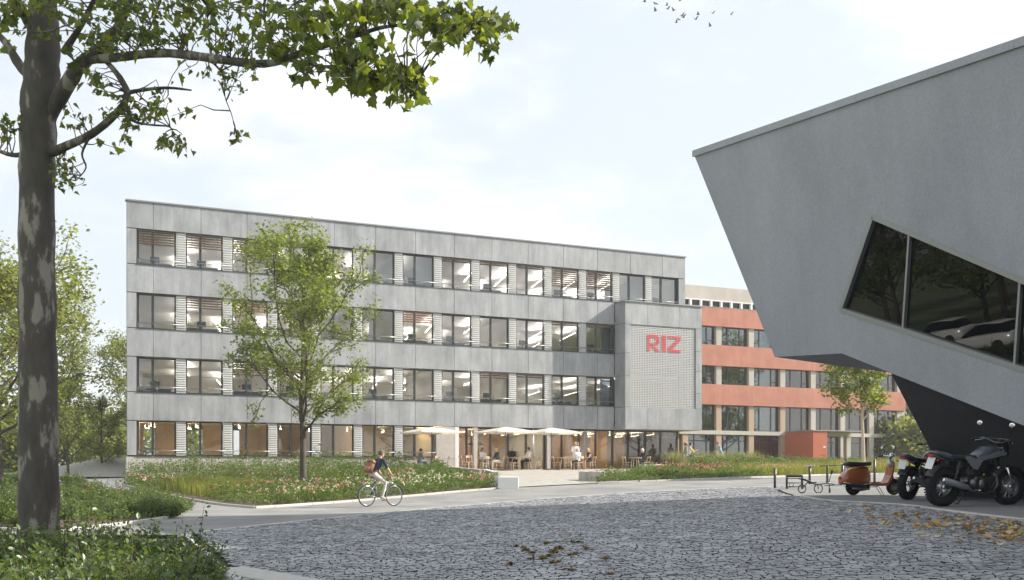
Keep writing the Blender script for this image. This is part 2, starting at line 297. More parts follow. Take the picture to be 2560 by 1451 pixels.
# ------------------------------------------------------------------ ground sheets
def resample(pts, n):
    pts = np.array([(p[0], p[1]) for p in pts], float); d = np.r_[0, np.cumsum(np.linalg.norm(np.diff(pts, axis=0), axis=1))]
    t = np.linspace(0, d[-1], n); return np.stack([np.interp(t, d, pts[:, 0]), np.interp(t, d, pts[:, 1])], 1)
def sheet(name, lo, up, nu, nv, material, dz, skirt=.0):
    a, b = resample(lo, nu), resample(up, nu); t = np.linspace(0, 1, nv)[:, None, None]
    P = a[None]*(1-t)+b[None]*t; Z = gz(P[..., 0], P[..., 1])+dz; V = np.concatenate([P, Z[..., None]], -1).reshape(-1, 3)
    idx = np.arange(nu*nv).reshape(nv, nu); Fc = np.stack([idx[:-1, :-1], idx[:-1, 1:], idx[1:, 1:], idx[1:, :-1]], -1).reshape(-1, 4)
    o = link_mesh(name, np_mesh(name, V, Fc, material, True)); o['kind'] = 'structure'; return o
def gp(l): return [G(*q) for q in l]
xs = np.concatenate([-np.geomspace(900, 62, 14), np.linspace(-60, 60, 130), np.geomspace(62, 900, 14)]); ys = np.concatenate([-np.geomspace(300, 2, 10), np.linspace(0, 112, 120), np.geomspace(114, 1500, 16)])
XX, YY = np.meshgrid(xs, ys); ZZ = gz(XX, YY)-.09
idx = np.arange(XX.size).reshape(XX.shape)
gme = np_mesh('ground', np.stack([XX, YY, ZZ], -1), np.stack([idx[:-1, :-1], idx[:-1, 1:], idx[1:, 1:], idx[1:, :-1]], -1).reshape(-1, 4), 'grassland', True)
tag(link_mesh('ground', gme), 'flat grassy ground around the buildings', 'ground', kind='structure')
KLO = [(470, 1335), (560, 1323), (700, 1308), (900, 1288), (1100, 1269), (1300, 1252), (1500, 1237), (1700, 1225), (1937, 1216), (2060, 1213)]   # lane edge towards the cobbles
klo = gp(KLO)
lane_lo = [Vector((-30, 21.6, 0)), Vector((-14, 20.8, 0)), Vector((-8.5, 20.4, 0))]+klo+[Vector((14, 45, 0)), Vector((22, 50, 0)), Vector((34, 54, 0))]
lane_up = [Vector((-44, 62, 0)), Vector((-26, 62, 0)), Vector((-19, 57.4, 0)), Vector((-12, 58, 0)), Vector((-4, 60, 0))]+[Vector((2, 62, 0)), Vector((10, 66, 0)), Vector((18, 70, 0)), Vector((30, 73, 0)), Vector((40, 76, 0))]
tag(sheet('lane', lane_lo, lane_up, 160, 60, 'asphalt', -.02), 'pale asphalt lane running past the flower beds', 'lane')
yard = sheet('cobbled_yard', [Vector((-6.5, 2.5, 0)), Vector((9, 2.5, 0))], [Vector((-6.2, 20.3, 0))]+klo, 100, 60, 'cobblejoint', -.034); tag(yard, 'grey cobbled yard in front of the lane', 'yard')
PADE = [(1950, 1226), (1990, 1240), (2060, 1252), (2150, 1256), (2260, 1262), (2350, 1275), (2450, 1287), (2560, 1300)]
pade = gp(PADE)+[Vector((10.5, 14, 0)), Vector((13, 12, 0))]
tag(sheet('parking_pad', pade, [G(1950, 1222), Vector((13, 42, 0)), Vector((18, 40, 0)), Vector((22, 32, 0)), Vector((24, 20, 0)), Vector((24, 12, 0))], 90, 40, 'padm', .012), 'smooth grey concrete pad under the parked motorcycles', 'pavement')
def kerbrun(pts, parent, w=.09, h=.05, ln=1.0, name='kerb_stone'):
    P = np.array([(p[0], p[1]) for p in pts]); d = np.r_[0, np.cumsum(np.linalg.norm(np.diff(P, axis=0), axis=1))]; n = max(1, int(d[-1]/ln)); t = np.linspace(0, d[-1], n+1)
    X, Y = np.interp(t, d, P[:, 0]), np.interp(t, d, P[:, 1])
    for i in range(n):
        a = Vector((X[i], Y[i], gzs(X[i], Y[i]))); b = Vector((X[i+1], Y[i+1], gzs(X[i+1], Y[i+1]))); c = (a+b)/2; dv = b-a
        rz = math.atan2(dv.y, dv.x); pit = math.atan2(dv.z, dv.xy.length); R = Matrix.Rotation(rz, 3, 'Z')@Matrix.Rotation(-pit, 3, 'Y')
        MB().box(c+Vector((0, 0, h/2-.06)), (dv.length-.008, w, h+.12), R, bev=.012).build(name, 'kerb', parent)
# flat edging between lane and cobbles, and along the pad
kerbrun(klo[:9], yard, w=.22, h=.004, ln=1.4, name='edging_stone')
kerbrun([Vector((-6.2, 20.2, 0)), G(470, 1336)], yard, w=.22, h=.004, ln=1.0, name='edging_stone')
kerbrun(gp([(470, 1338), (520, 1385), (565, 1430), (600, 1451)]), yard, w=.12, h=.01, ln=1.2, name='edging_stone')
kerbrun(gp([(560, 1423), (640, 1436), (740, 1451)])+[Vector((-1.5, 10.5, 0))], yard, w=.55, h=.02, ln=1.6, name='edging_stone')
kerbrun(pade[1:-1], yard, w=.16, h=.018, ln=1.3, name='edging_stone')

# ------------------------------------------------------------------ cobbles
def in_yard(X, Y):
    kp = np.array([(p.x, p.y) for p in klo]); yl = np.interp(X, np.r_[-6.15, kp[:, 0]], np.r_[20.2, kp[:, 1]])
    pp = np.array([(p.x, p.y) for p in pade]); yp = np.array([p[1] for p in pp]); o = np.argsort(yp); xr = np.interp(Y, yp[o], pp[o, 0], left=99, right=99)
    gl = np.array([(q.x, q.y) for q in gp([(600, 1451), (565, 1430), (520, 1385), (470, 1338)])]); xl = np.interp(Y, gl[:, 1], gl[:, 0])
    return (Y < yl-.16) & (X < xr-.13) & (X > np.where(Y < 12.6, -3.4+(12.6-Y)*.18, np.where(Y < 20.4, xl+.18, -6.1)))
def make_cobbles():
    r = np.random.default_rng(5); outl = []; cen = []; h = .104
    def wave(x, y): return .16*np.sin(x*.55+y*.12)+.07*np.sin(x*1.7+1.3+y*.31)+.03*np.sin(x*4.1+y*1.1)
    for j in range(int((46-9.2)/h)):
        y0 = 9.2+j*h; x0 = max(-6.6, -.50*y0); x1 = min(12.0, .50*y0+.5); n = int((x1-x0)/.085)
        if n < 2: continue
        wd = r.uniform(.078, .16, n)*(1+.25*math.sin(j*.7)); X = x0+np.cumsum(wd)
        X = X[X < x1]; n = len(X)-1
        if n < 1: continue
        A = X[:-1]; B = X[1:]; sk = r.uniform(-.018, .018, n+1); g = .0085
        yb = lambda x: y0+wave(x, y0)
        yt = lambda x: y0+h+wave(x, y0+h)
        jt = lambda: r.uniform(-.006, .006, n)
        def pt(x, y): return np.stack([x, y], -1)
        mx = (A+B)/2+r.uniform(-.02, .02, n)
        p0 = pt(A+g+jt()-sk[:-1], yb(A)+g+jt()); p1 = pt(mx, yb(mx)+g+jt()-.002); p2 = pt(B-g+jt()-sk[1:], yb(B)+g+jt())
        p3 = pt(B-g+jt()+sk[1:], yt(B)-g+jt()); p4 = pt(mx+r.uniform(-.02, .02, n), yt(mx)-g+jt()+.002); p5 = pt(A+g+jt()+sk[:-1], yt(A)-g+jt())
        o = np.stack([p0, p1, p2, p3, p4, p5], 1); c = o.mean(1); k = in_yard(c[:, 0], c[:, 1]); outl.append(o[k]); cen.append(c[k])
    return np.concatenate(outl), np.concatenate(cen), r
CO, CC, cr_ = make_cobbles()
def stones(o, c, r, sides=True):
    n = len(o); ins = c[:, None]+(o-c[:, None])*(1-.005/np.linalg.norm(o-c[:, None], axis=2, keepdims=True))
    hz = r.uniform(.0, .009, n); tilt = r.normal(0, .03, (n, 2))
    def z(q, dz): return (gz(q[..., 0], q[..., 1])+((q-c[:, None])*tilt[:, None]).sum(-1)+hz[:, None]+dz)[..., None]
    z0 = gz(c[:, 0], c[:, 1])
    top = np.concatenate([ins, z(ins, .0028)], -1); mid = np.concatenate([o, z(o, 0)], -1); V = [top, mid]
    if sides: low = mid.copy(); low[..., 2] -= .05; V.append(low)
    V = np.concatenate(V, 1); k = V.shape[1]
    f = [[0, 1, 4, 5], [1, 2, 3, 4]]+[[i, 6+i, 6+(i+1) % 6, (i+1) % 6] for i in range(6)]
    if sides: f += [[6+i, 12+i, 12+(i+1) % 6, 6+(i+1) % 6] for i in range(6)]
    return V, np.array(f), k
near = CC[:, 1] < 26
pyv = HY-(gz(CC[:, 0], CC[:, 1])-E)/CC[:, 1]*F; pxv = HX+F*CC[:, 0]/CC[:, 1]
vis = (pyv < 1449) & (pxv > 575) & (pxv < 2555); order = np.argsort(np.where(vis, CC[:, 1], 99))[:300]; own = np.zeros(len(CC), bool); own[order] = True
for (sel, sd) in ((near & ~own, True), (~near, True)):
    V, f, k = stones(CO[sel], CC[sel], cr_, sd); Fc = f[None]+(np.arange(len(V))*k)[:, None, None]
    o = link_mesh('cobbles', np_mesh('cobbles', V, Fc.reshape(-1, 4), ['cobble', 'cobblejoint'], mis=np.tile([0]*8+[1]*6, len(V))), yard); o['kind'] = 'stuff'  # side faces coloured dark to paint in the shade of the joints
V, f, k = stones(CO[own], CC[own], cr_)
mat('cobble1', (.19, .195, .212), (.34, .345, .36), scale=3, rough=.5, bump=.25, bscale=60, rnd=.34, spec=.5)
for q in V:
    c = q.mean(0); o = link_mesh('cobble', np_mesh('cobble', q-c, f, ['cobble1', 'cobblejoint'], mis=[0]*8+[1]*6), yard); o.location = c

# ------------------------------------------------------------------ main office building (local: x along facade, y inwards, z up)
BP0 = -1.3; UF = Vector((.9029, .4299)); ANG = math.atan2(.4299, .9029); P0 = Vector((-20.69, 58, E-.3))
off = empty('office_building', P0, ANG, 'grey concrete panelled office block with rows of windows and white louvres', 'building')
def z_(v): return v+.3
def s_of(px, dep=0.0, org=P0):                     # facade coordinate seen at pixel column px on the plane at depth dep
    k = (px-HX)/F; ox, oy = org.x-.4299*dep, org.y+.9029*dep; return (k*oy-ox)/(.9029-k*.4299)
TOPS = [13.17, 9.72, 6.27, 2.82]; BOTS = [11.24, 7.79, 4.34, .91]; PB = 2.52; S0 = .575; LEN = 35.96
def panel(parent, a, b, m='panel', name='facade_panel'):
    g = .011
    return MB().box([(a[i]+b[i])/2 for i in range(3)], [abs(b[0]-a[0])-2*g if abs(b[0]-a[0]) > .2 else abs(b[0]-a[0]), abs(b[1]-a[1])-(2*g if abs(b[1]-a[1]) > .2 else 0), abs(b[2]-a[2])-2*g], bev=.006).build(name, m, parent)
joints = [0]+[1.36+PB*i for i in range(14)]+[LEN]
bands = [(13.17, 14.62), (9.72, 11.24), (6.27, 7.79), (2.82, 4.34)]
for bi, (z0, z1) in enumerate(bands):
    for a, b in zip(joints[:-1], joints[1:]):
        if bi > 0:
            if a > 30.3: continue
            b = min(b, 30.36)
        if b-a < .1: continue
        panel(off, (a, -.02, z_(z0)), (b, .10, z_(z1)))
for bi in range(4):
    panel(off, (0, -.02, z_(BOTS[bi]+.02)), (.50, .10, z_(TOPS[bi]-.02)))
panel(off, (35.42, -.02, z_(11.26)), (LEN, .10, z_(13.15)))
core = MB()                                         # dark backing, soffits and reveals
for bi, (z0, z1) in enumerate(bands):
    core.bx((.02, .105, z_(z0+.01)), (30.38 if bi else LEN-.02, .34, z_(z1-.01)))
core.bx((.05, .105, z_(.6)), (.56, .33, z_(13.2))); core.bx((35.38, .11, z_(11.25)), (LEN-.03, .33, z_(13.2)))
core.build('wall_backing', 'joint', off)
cop = MB(); cop.bx((-.06, -.07, z_(14.62)), (LEN+.06, .35, z_(14.70))); cop.build('roof_coping', 'coping', off)
rf = MB(); rf.bx((.05, .36, z_(14.0)), (LEN-.05, 13.8, z_(14.25))); rf.v = [(x+.139*y+.05 if x < 1 else x, y, z) for (x, y, z) in rf.v]; rf.build('roof', 'coping', off)
# far walls: skewed left end, right end, back
dl = Matrix.Rotation(-ANG, 2)@Vector((-.30, .954)); e = MB(); d14 = dl*14.5
e.add([(0, .12, z_(-.6)), (d14.x, d14.y, z_(-.6)), (d14.x, d14.y, z_(14.62)), (0, .12, z_(14.62)), (.3, .12, z_(-.6)), (d14.x+.3, d14.y, z_(-.6)), (d14.x+.3, d14.y, z_(14.62)), (.3, .12, z_(14.62))], [[0, 1, 2, 3], [4, 7, 6, 5], [0, 3, 7, 4], [1, 5, 6, 2], [3, 2, 6, 7], [0, 4, 5, 1]])
e.bx((LEN-.28, .36, z_(2.9)), (LEN-.01, 13.9, z_(14.6)))
e.bx((d14.x+.3, 13.8, z_(2.9)), (LEN-.3, 14.1, z_(14.6)))
for (a, b) in ((d14.x+.3, 2.4), (3.2, 4.6), (6.3, 7.6), (9.6, LEN-.3)): e.bx((a, 13.82, z_(-.5)), (b, 14.09, z_(2.9)))
e.build('rear_wall', 'panel', off)
pl = MB(); pl.bx((-.03, -.06, z_(-.7)), (17.78, .36, z_(.86))); pl.build('plinth', 'plinth', off)
for i in range(7): pass
MB().bx((.45, -.10, z_(.862)), (17.75, .30, z_(.90))).build('window_ledge', 'sill', off)
MB().bx((17.80, -.05, z_(.86)), (19.02, .5, z_(2.80))).build('concrete_wall', 'concrete', off)
MB().bx((17.80, -.05, z_(-.4)), (19.02, .5, z_(.845))).build('concrete_wall', 'concrete', off)
MB().bx((19.05, -.03, z_(-.4)), (19.30, .5, z_(2.80))).build('white_jamb', 'white', off)
for bi in range(3): MB().bx((.5, -.05, z_(BOTS[bi]-.02)), (30.34 if bi else 35.40, .3, z_(BOTS[bi]+.012))).build('window_ledge', 'sill', off)
# window prototypes (origin at lower left outer corner of a 2.0 x 1.91 opening)
def win_meshes(w, h, mx):
    f = MB(); t = .075; y0, y1 = .17, .27
    f.bx((0, y0, 0), (t, y1, h)); f.bx((w-t, y0, 0), (w, y1, h)); f.bx((t, y0, 0), (w-t, y1, t)); f.bx((t, y0, h-t), (w-t, y1, h)); f.bx((mx-.06, y0-.01, t), (mx+.06, y1, h-t))
    fm = f.mesh('window', 'frame')
    a = MB().bx((t, .215, t), (mx-.06, .225, h-t)).mesh('pane', 'glass'); b = MB().bx((mx+.06, .215, t), (w-t, .225, h-t)).mesh('pane', 'glass')
    return fm, a, b
WH = 1.91; WM = win_meshes(2.0, WH, .785)
lv = MB(); nr = 15; ph = WH/nr                      # ribbed louvre panel
prof = []
for i in range(nr): prof += [(.06, i*ph), (-.0, i*ph+.018), (.0, i*ph+ph*.55), (.055, i*ph+ph*.78)]
prof += [(.06, WH)]
vs = [(x, y+.05, z) for x in (0, .5) for (y, z) in prof]; n = len(prof)
lv.add(vs, [[i, n+i, n+i+1, i+1] for i in range(n-1)]); lv.bx((0, .115, 0), (.5, .16, WH)); LVM = lv.mesh('louvre_panel', 'louver')
rl = MB(); rl.tube([(0, .03, .30), (2.52, .03, .30)], .018, 6); rl.tube([(.02, .03, 0), (.02, .03, .30)], .012, 6); rl.tube([(1.0, .03, 0), (1.0, .03, .30)], .012, 6); RLM = rl.mesh('guard_rail', 'rail')
def blind_mesh(frac, m, ps=.135):
    b = MB(); n = max(2, int(WH*frac/ps))
    for i in range(n): b.box((1.0, .12, WH-.06-i*ps), (1.92, .075, .05), Matrix.Rotation(.5, 3, 'X'))
    b.bx((.03, .08, WH-.05), (1.97, .16, WH-.005))
    for x in (.3, 1.0, 1.7): b.bx((x-.008, .115, WH-.06-n*ps+ps), (x+.008, .125, WH-.05))
    return b.mesh('sun_blind', m)
BL = {}
BLK = {(0, 0): .46, (0, 1): .46, (0, 2): .5, (0, 7): .12, (0, 8): .12, (0, 9): .12, (0, 10): .68, (0, 11): .68, (1, 1): .42, (1, 2): .38, (1, 3): .36, (1, 6): .38, (1, 10): .13, (1, 11): .13, (2, 2): .46, (2, 3): .32, (2, 8): .24, (2, 9): .2}
BLK[(0, 3)] = .2
mat('slatwood', (.30, .16, .09), rough=.5)
for r in range(4):
    nb = [14, 12, 12, 7][r]
    for k in range(nb):
        s = S0+PB*k; z = z_(BOTS[r]); loc = (s, 0, z)
        w = link_mesh('window', WM[0], off); w.location = loc
        for pm in WM[1:]: link_mesh('pane', pm, w)
        if not (r == 0 and k == 13) and not (r in (1, 2) and k == 11) and not (r == 3 and k == 6):
            o = link_mesh('louvre_panel', LVM, off); o.location = (s+2.01, 0, z)
        o = link_mesh('guard_rail', RLM, off); o.location = (s-.02, -.06, z)
        if (r, k) == (0, 13): o.scale.x = .8
        fr = BLK.get((r, k))
        if fr:
            key = (fr, (r, k) in ((1, 6), (1, 2)))
            if key not in BL: BL[key] = blind_mesh(fr, 'slatwood' if key[1] else 'slat')
            o = link_mesh('sun_blind', BL[key], off); o.location = loc; o['kind'] = 'stuff'
MB().bx((30.20, .0, z_(7.8)), (30.36, .3, z_(9.7))).build('reveal', 'joint', off); MB().bx((30.20, .0, z_(4.35)), (30.36, .3, z_(6.26))).build('reveal', 'joint', off)
# storey interiors
def lampbar(s, y, z, ln, w=.065, drop=.5, warm=False):
    m = MB(); R = Matrix.Rotation(-.25, 3, 'Z'); c = Vector((s, y, z-drop)); q = [c+R@Vector(p) for p in ((-w/2, -ln/2, 0), (w/2, -ln/2, 0), (w/2, ln/2, 0), (-w/2, ln/2, 0))]; up = Vector((0, 0, .05)); v = q+[p+up for p in q]
    m.add(v, [[3, 2, 1, 0]], 0); m.add(v, [[4, 5, 6, 7]], 1); m.add(v, [[0, 1, 5, 4], [1, 2, 6, 5], [2, 3, 7, 6], [3, 0, 4, 7]], 2)  # glowing top face is added fill light, unseen from below
    for k in (-.4, .4): p = c+R@Vector((0, ln*k, .05)); m.tube([p, p+Vector((0, 0, drop-.06))], .006, 4, mi=2)
    return m.build('ceiling_light', ['lampw', 'upfillw', 'white'] if warm else ['lamp', 'upfill', 'white'], off, fixn=False)
def interior(fl, ce, s0, s1, dep, mats, parts=(), y0=.36, backs=None):
    b = MB()
    b.bx((s0, y0, fl-.3), (s1, dep, fl), 2); b.bx((s0, y0, ce), (s1, dep, ce+.2), 1)
    if backs is None: b.bx((s0, dep, fl-.3), (s1, dep+.15, ce+.2), 0)
    else:
        for (a, c, mi) in backs: b.bx((a, dep, fl), (c, dep+.15, ce), mi)
    b.bx((s0-.02, y0, fl), (s0+.1, dep, ce), 0); b.bx((s1-.1, y0, fl), (s1+.02, dep, ce), 0)
    for (s, a, c, mi) in parts: b.bx((s, a, fl), (s+.12, c, ce), mi)
    b.v = [(x+.139*y if x < s0+.2 else x, y, z) for (x, y, z) in b.v] if s0 < 1 else b.v
    return b.build('storey_interior', mats, off)
im = ['inwall', 'inceil', 'infloor', 'incool', 'cork']
for r in range(3):
    fl, ce = z_(BOTS[r]-.72), z_(TOPS[r]+.04); s1 = 35.6
    prt = [((.8+2.52*k+2.1), .45, 6.0, q) for (k, q) in ([(2, 0), (5, 3), (6, 3), (12, 3)], [(3, 0), (5, 0), (8, 0)], [(2, 0), (6, 0), (8, 0)])[r]]
    interior(fl, ce, .4, s1, 12.5, im, prt)
    k = 0
    for i in range(14 if r == 0 else 13):
        sx = 1.1+2.52*i
        for (a, q) in ((.8+.6*(i % 2), 0), (6.4+.6*(i % 3), 1)):
            if sx+.5*q < .139*a+1.7 or (i*5+r*3) % 7 == 0: continue
            lampbar(sx+.5*q, a+2.2, ce, 4.4)
    for i in range(14 if r == 0 else 12):
        if (i*7+r*3) % 5 < 3:
            b = MB(); sx = 1.0+2.52*i; b.box((sx+.6, 1.2, fl+.98), (1.7, .8, .04)); b.bx((sx-.2, .85, fl+.45), (sx+1.4, .88, fl+.96)); b.bx((sx-.2, .86, fl), (sx-.15, 1.55, fl+.95)); b.bx((sx+1.35, .86, fl), (sx+1.4, 1.55, fl+.95))
            b.box((sx+.6, 1.3, fl+1.28), (.5, .04, .32), mi=1); b.bx((sx+.57, 1.28, fl+1.0), (sx+.63, 1.32, fl+1.15), 1)
            b.build('desk', ['desk', 'screenblk'], off)
# ground floor, left part with views through
fl, ce = z_(.1), z_(2.98)
interior(fl, ce, .4, 18.9, 9.0, ['gfwall', 'creamceil', 'infloor', 'incool', 'gfwall'], [(13.4, 3.0, 8.9, 4), (9.0, 4, 8.9, 4)], backs=[(1.65, 1.9, 0), (2.6, 4.3, 0), (5.5, 6.6, 0), (7.8, 9.1, 0), (9.1, 18.9, 4)])
for i in range(8):
    sx = 1.3+2.4*i; R = Matrix.Rotation(-.25, 3, 'Z')
    for a in (1.4, 4.0): lampbar(sx+.3, a+.7, ce, 1.8, .08, .4, True)
# cafe part: glazing down to the terrace
gfl = z_(.16)
interior(gfl, ce, 19.2, 35.7, 8.5, ['cork', 'woodceil', 'infloor', 'incool', 'cork'], [(22.0, 5.5, 8.4, 0), (26.6, 3.2, 8.4, 3), (29.2, 4, 8.4, 0), (31.0, 2.0, 4.2, 0)])
for i in range(7):
    sx = 20.4+2.3*i
    for a in (1.0, 3.4, 5.6): lampbar(sx+.3*(a > 3), a+.7, ce, 1.9, .08, .4, True)
MUL = [1166, 1226, 1270, 1315, 1361, 1404, 1447, 1489, 1531, 1570, 1613, 1651, 1692]
prev = 19.32
gl = MB(); YG = .30
for px in MUL:
    s = s_of(px, YG)
    MB().bx((s-.05, YG-.06, gfl-.1), (s+.05, YG+.10, z_(2.82))).build('mullion', 'frame', off)
    MB().bx((prev+.04, YG+.01, gfl), (s-.05, YG+.022, z_(2.80))).build('glass_pane', 'glassgf', off); prev = s+.01
MB().bx((19.3, YG-.06, gfl-.1), (s_of(1692, YG), YG+.1, gfl+.005)).build('glazing_base', 'frame', off); MB().bx((19.3, YG-.05, z_(2.72)), (s_of(1692, YG), YG+.12, z_(2.82))).build('glazing_head', 'frame', off)
for px in (1195, 1336, 1423, 1465): s = s_of(px, -.1); MB().tube([(s, .06, gfl-.2), (s, .06, z_(2.82))], .04, 8).build('steel_post', 'alu', off)
for px in (1188, 1371): s = s_of(px, .1); MB().bx((s-.13, .02, gfl-.2), (s+.13, .22, z_(2.82))).build('concrete_column', 'concrete', off)
MB().bx((19.3, .0, z_(2.825)), (30.4, .36, z_(2.97))).build('soffit', 'concrete', off); MB().bx((30.42, BP0+.02, z_(2.822)), (36.40, .36, z_(2.97))).build('soffit', 'concrete', off)
se = s_of(1692, YG); MB().bx((se-.02, YG+.12, gfl), (se-.005, 7, z_(2.8))).build('glass_pane', 'glassgf', off)
for yy in (2.4, 4.6, 6.9): MB().bx((se-.05, yy, gfl-.1), (se+.05, yy+.08, z_(2.82))).build('mullion', 'frame', off)
for px in (1178, 1199):
    s = s_of(px, 1.8); t = empty('pendant_lamp', off.matrix_basis@Vector((s, 1.8, z_(1.75))), ANG, 'black bell pendant lamp hanging behind the cafe glass', 'lamp', 'pendant lamps in the cafe')
    m = MB(); m.tube([(0, 0, 0), (0, 0, .12), (0, 0, .3), (0, 0, .34)], [.28, .24, .08, .04], 14); m.build('shade', 'blkplastic', t); MB().tube([(0, 0, .34), (0, 0, 1.25)], .008, 5).build('cable', 'blkplastic', t)
# projecting sign box
BP = -1.3; b0, b1 = 30.40, 36.42
g0, g1, zt, zb = 30.83, 35.90, 9.63, 4.26
jx = [b0, s_of(1619.7, BP), s_of(1699.7, BP), b1]
for (z0, z1) in ((9.63, 11.10), (2.82, 4.26)):
    for a, b in zip(jx[:-1], jx[1:]): panel(off, (a, BP, z_(z0)), (b, BP+.10, z_(z1)))
zl = [4.26, 6.27, 7.79, 9.63]
for z0, z1 in zip(zl[:-1], zl[1:]):
    panel(off, (b0, BP, z_(z0)), (g0-.02, BP+.10, z_(z1)))
zl = [4.26, 5.3, 6.75, 8.1, 9.63]
for z0, z1 in zip(zl[:-1], zl[1:]): panel(off, (g1+.02, BP, z_(z0)), (b1, BP+.10, z_(z1)))
zl = [2.82, 4.26, 6.27, 7.79, 9.68, 11.10]
for z0, z1 in zip(zl[:-1], zl[1:]):
    panel(off, (b0, BP+.11, z_(z0)), (b0+.1, .0, z_(z1))); panel(off, (b1-.1, BP+.11, z_(z0)), (b1, 6, z_(z1)))
MB().bx((b0-.06, BP-.06, z_(11.10)), (b1+.06, -.03, z_(11.17))).build('box_coping', 'coping', off)
k = MB(); k.bx((b0+.11, BP+.11, z_(2.83)), (b1-.11, 6, z_(2.95))); k.bx((b0+.11, BP+.11, z_(10.9)), (b1-.11, 6, z_(11.05))); k.bx((b0+.11, BP+.11, z_(6.9)), (b1-.11, 2, z_(7.1))); k.bx((b0+.11, 2.0, z_(2.9)), (b1-.11, 2.1, z_(11)))
k.bx((b0+.11, BP+.105, z_(9.6)), (b1-.11, BP+.2, z_(10.9))); k.bx((b0+.11, BP+.105, z_(2.95)), (b1-.11, BP+.2, z_(4.28)))
k.build('box_interior', 'desk', off)
MB().bx((g0, BP+.30, z_(zb)), (g1, BP+.312, z_(zt))).build('glass_pane', 'glass', off)
# perforated screen
nc, nrw = 40, 48; pw, phh = (g1-g0)/nc, (zt-zb)/nrw; sm = MB()
cw, chh = pw*.17, phh*.17
vid = {}
def vv(i, j, a, b):
    return (g0+i*pw+(cw if a == 0 else pw-cw), BP+.05, z_(zb)+j*phh+(chh if b == 0 else phh-chh))
V = []; Q = []
gx = sorted([g0]+[g0+i*pw+cw for i in range(nc)]+[g0+(i+1)*pw-cw for i in range(nc)]+[g1]); gzv = sorted([zb]+[zb+j*phh+chh for j in range(nrw)]+[zb+(j+1)*phh-chh for j in range(nrw)]+[zt])
nx, nzv = len(gx), len(gzv); V = [(x, BP+.05, z_(z)) for z in gzv for x in gx]
Q = [(j*nx+i, j*nx+i+1, (j+1)*nx+i+1, (j+1)*nx+i) for j in range(nzv-1) for i in range(nx-1) if not (i % 2 == 1 and j % 2 == 1)]
scr = link_mesh('perforated_screen', np_mesh('perforated_screen', V, Q, 'screen'), off)
md = scr.modifiers.new('s', 'SOLIDIFY'); md.thickness = .02
LET = {'R': ["1111111.", "11111111", "11...111", "11....11", "11...111", "1111111.", "11111...", "11.111..", "11..111.", "11...111"],
       'I': ["111"]*10, 'Z': ["11111111", "11111111", ".....111", "....111.", "...111..", "..111...", ".111....", "111.....", "11111111", "11111111"]}
c0 = 10
for ch, colo in (('R', 10), ('I', 19), ('Z', 23)):
    lm = MB()
    for jj, row in enumerate(LET[ch]):
        for ii, q in enumerate(row):
            if q == '1':
                x = g0+(colo+ii+.5)*pw; z = zt-(5+jj+.5)*phh; lm.box((x, BP+.032, z_(z)), (pw*.76, .012, phh*.76), bev=.004)
    lm.build('sign_letter', 'red', off)['kind'] = 'stuff'

# ------------------------------------------------------------------ red brick-and-render building behind
R0 = Vector((15.48, 88, E+.5))
red = empty('red_building', R0, ANG, 'older building with terracotta red bands, brick piers and ribbon windows', 'building')
def r_(v): return v-.5
RL = 22.1; RS = -7.0
for (z0, z1) in ((12.0, 13.53), (8.77, 10.46), (5.57, 7.24)): MB().bx((RS, -.12, r_(z0)), (RL+.02, .3, r_(z1))).build('red_band', 'terracotta', red)
MB().bx((RS, -.14, r_(13.53)), (RL+.04, .3, r_(13.58))).build('band_coping', 'coping', red)
MB().bx((RS, -.06, r_(3.13)), (RL+.02, .3, r_(3.45))).build('ledge', 'concrete', red)
PS = [1.43+3.3*k for k in range(-3, 7)]
for s in PS:
    last = s > 21
    w = .9 if last else .52
    for (z0, z1, m) in ((.0, 3.13, 'brick'), (3.45, 5.57, 'brick'), (7.24, 8.77, 'rawconc'), (10.46, 12.0, 'rawconc')):
        MB().bx((s, .0, r_(z0)), (s+w, .5, r_(z1))).build('pier', 'concrete' if (last or s > 11.2) and m == 'brick' else m, red)
def rwin(w, h, rail, mid=None, door=False):
    f = MB(); t = .07
    f.bx((0, .3, 0), (t, .38, h)); f.bx((w-t, .3, 0), (w, .38, h)); f.bx((t, .3, 0), (w-t, .38, t)); f.bx((t, .3, h-t), (w-t, .38, h))
    m1, m2 = w*.28, w*.72
    for x in (m1, m2): f.bx((x-.035, .29, t), (x+.035, .38, h-t))
    if rail: f.bx((t, .295, .38), (m1-.035, .375, .43)); f.bx((m2+.035, .295, .38), (w-t, .375, .43))
    if mid: f.bx((t, .297, h-mid), (w-t, .377, h-mid+.06))
    ps = [MB().bx((a, .335, t), (b, .345, h-t)).mesh('pane', 'glassred') for a, b in ((t, m1-.035), (m1+.035, m2-.035), (m2+.035, w-t))]
    return f.mesh('window', 'frame'), ps
mat('frame2', (.16, .165, .17), rough=.4, metal=.4)
for (z0, z1, rail, mid) in ((10.46, 12.0, True, None), (7.24, 8.77, True, None), (3.45, 5.57, False, None), (.55, 3.13, False, .55)):
    fm, ps = rwin(2.78, z1-z0, rail, mid)
    for s in PS[:-1]:
        o = link_mesh('window', fm, red); o.location = (s+.52, 0, r_(z0))
        for p in ps: link_mesh('pane', p, o)
    ii = MB(); ii.bx((RS, .5, r_(z1)), (RL, 6, r_(z1+.15)), 1); ii.bx((RS, .5, r_(z0-.6)), (RL, 6, r_(z0-.5)), 2); ii.bx((RS, 6, r_(z0-.6)), (RL, 6.2, r_(z1+.1)), 0); ii.bx((RL-.1, .5, r_(z0-.5)), (RL, 6, r_(z1)), 0)
    ii.build('storey_interior', ['incool', 'inwall', 'infloor'], red)
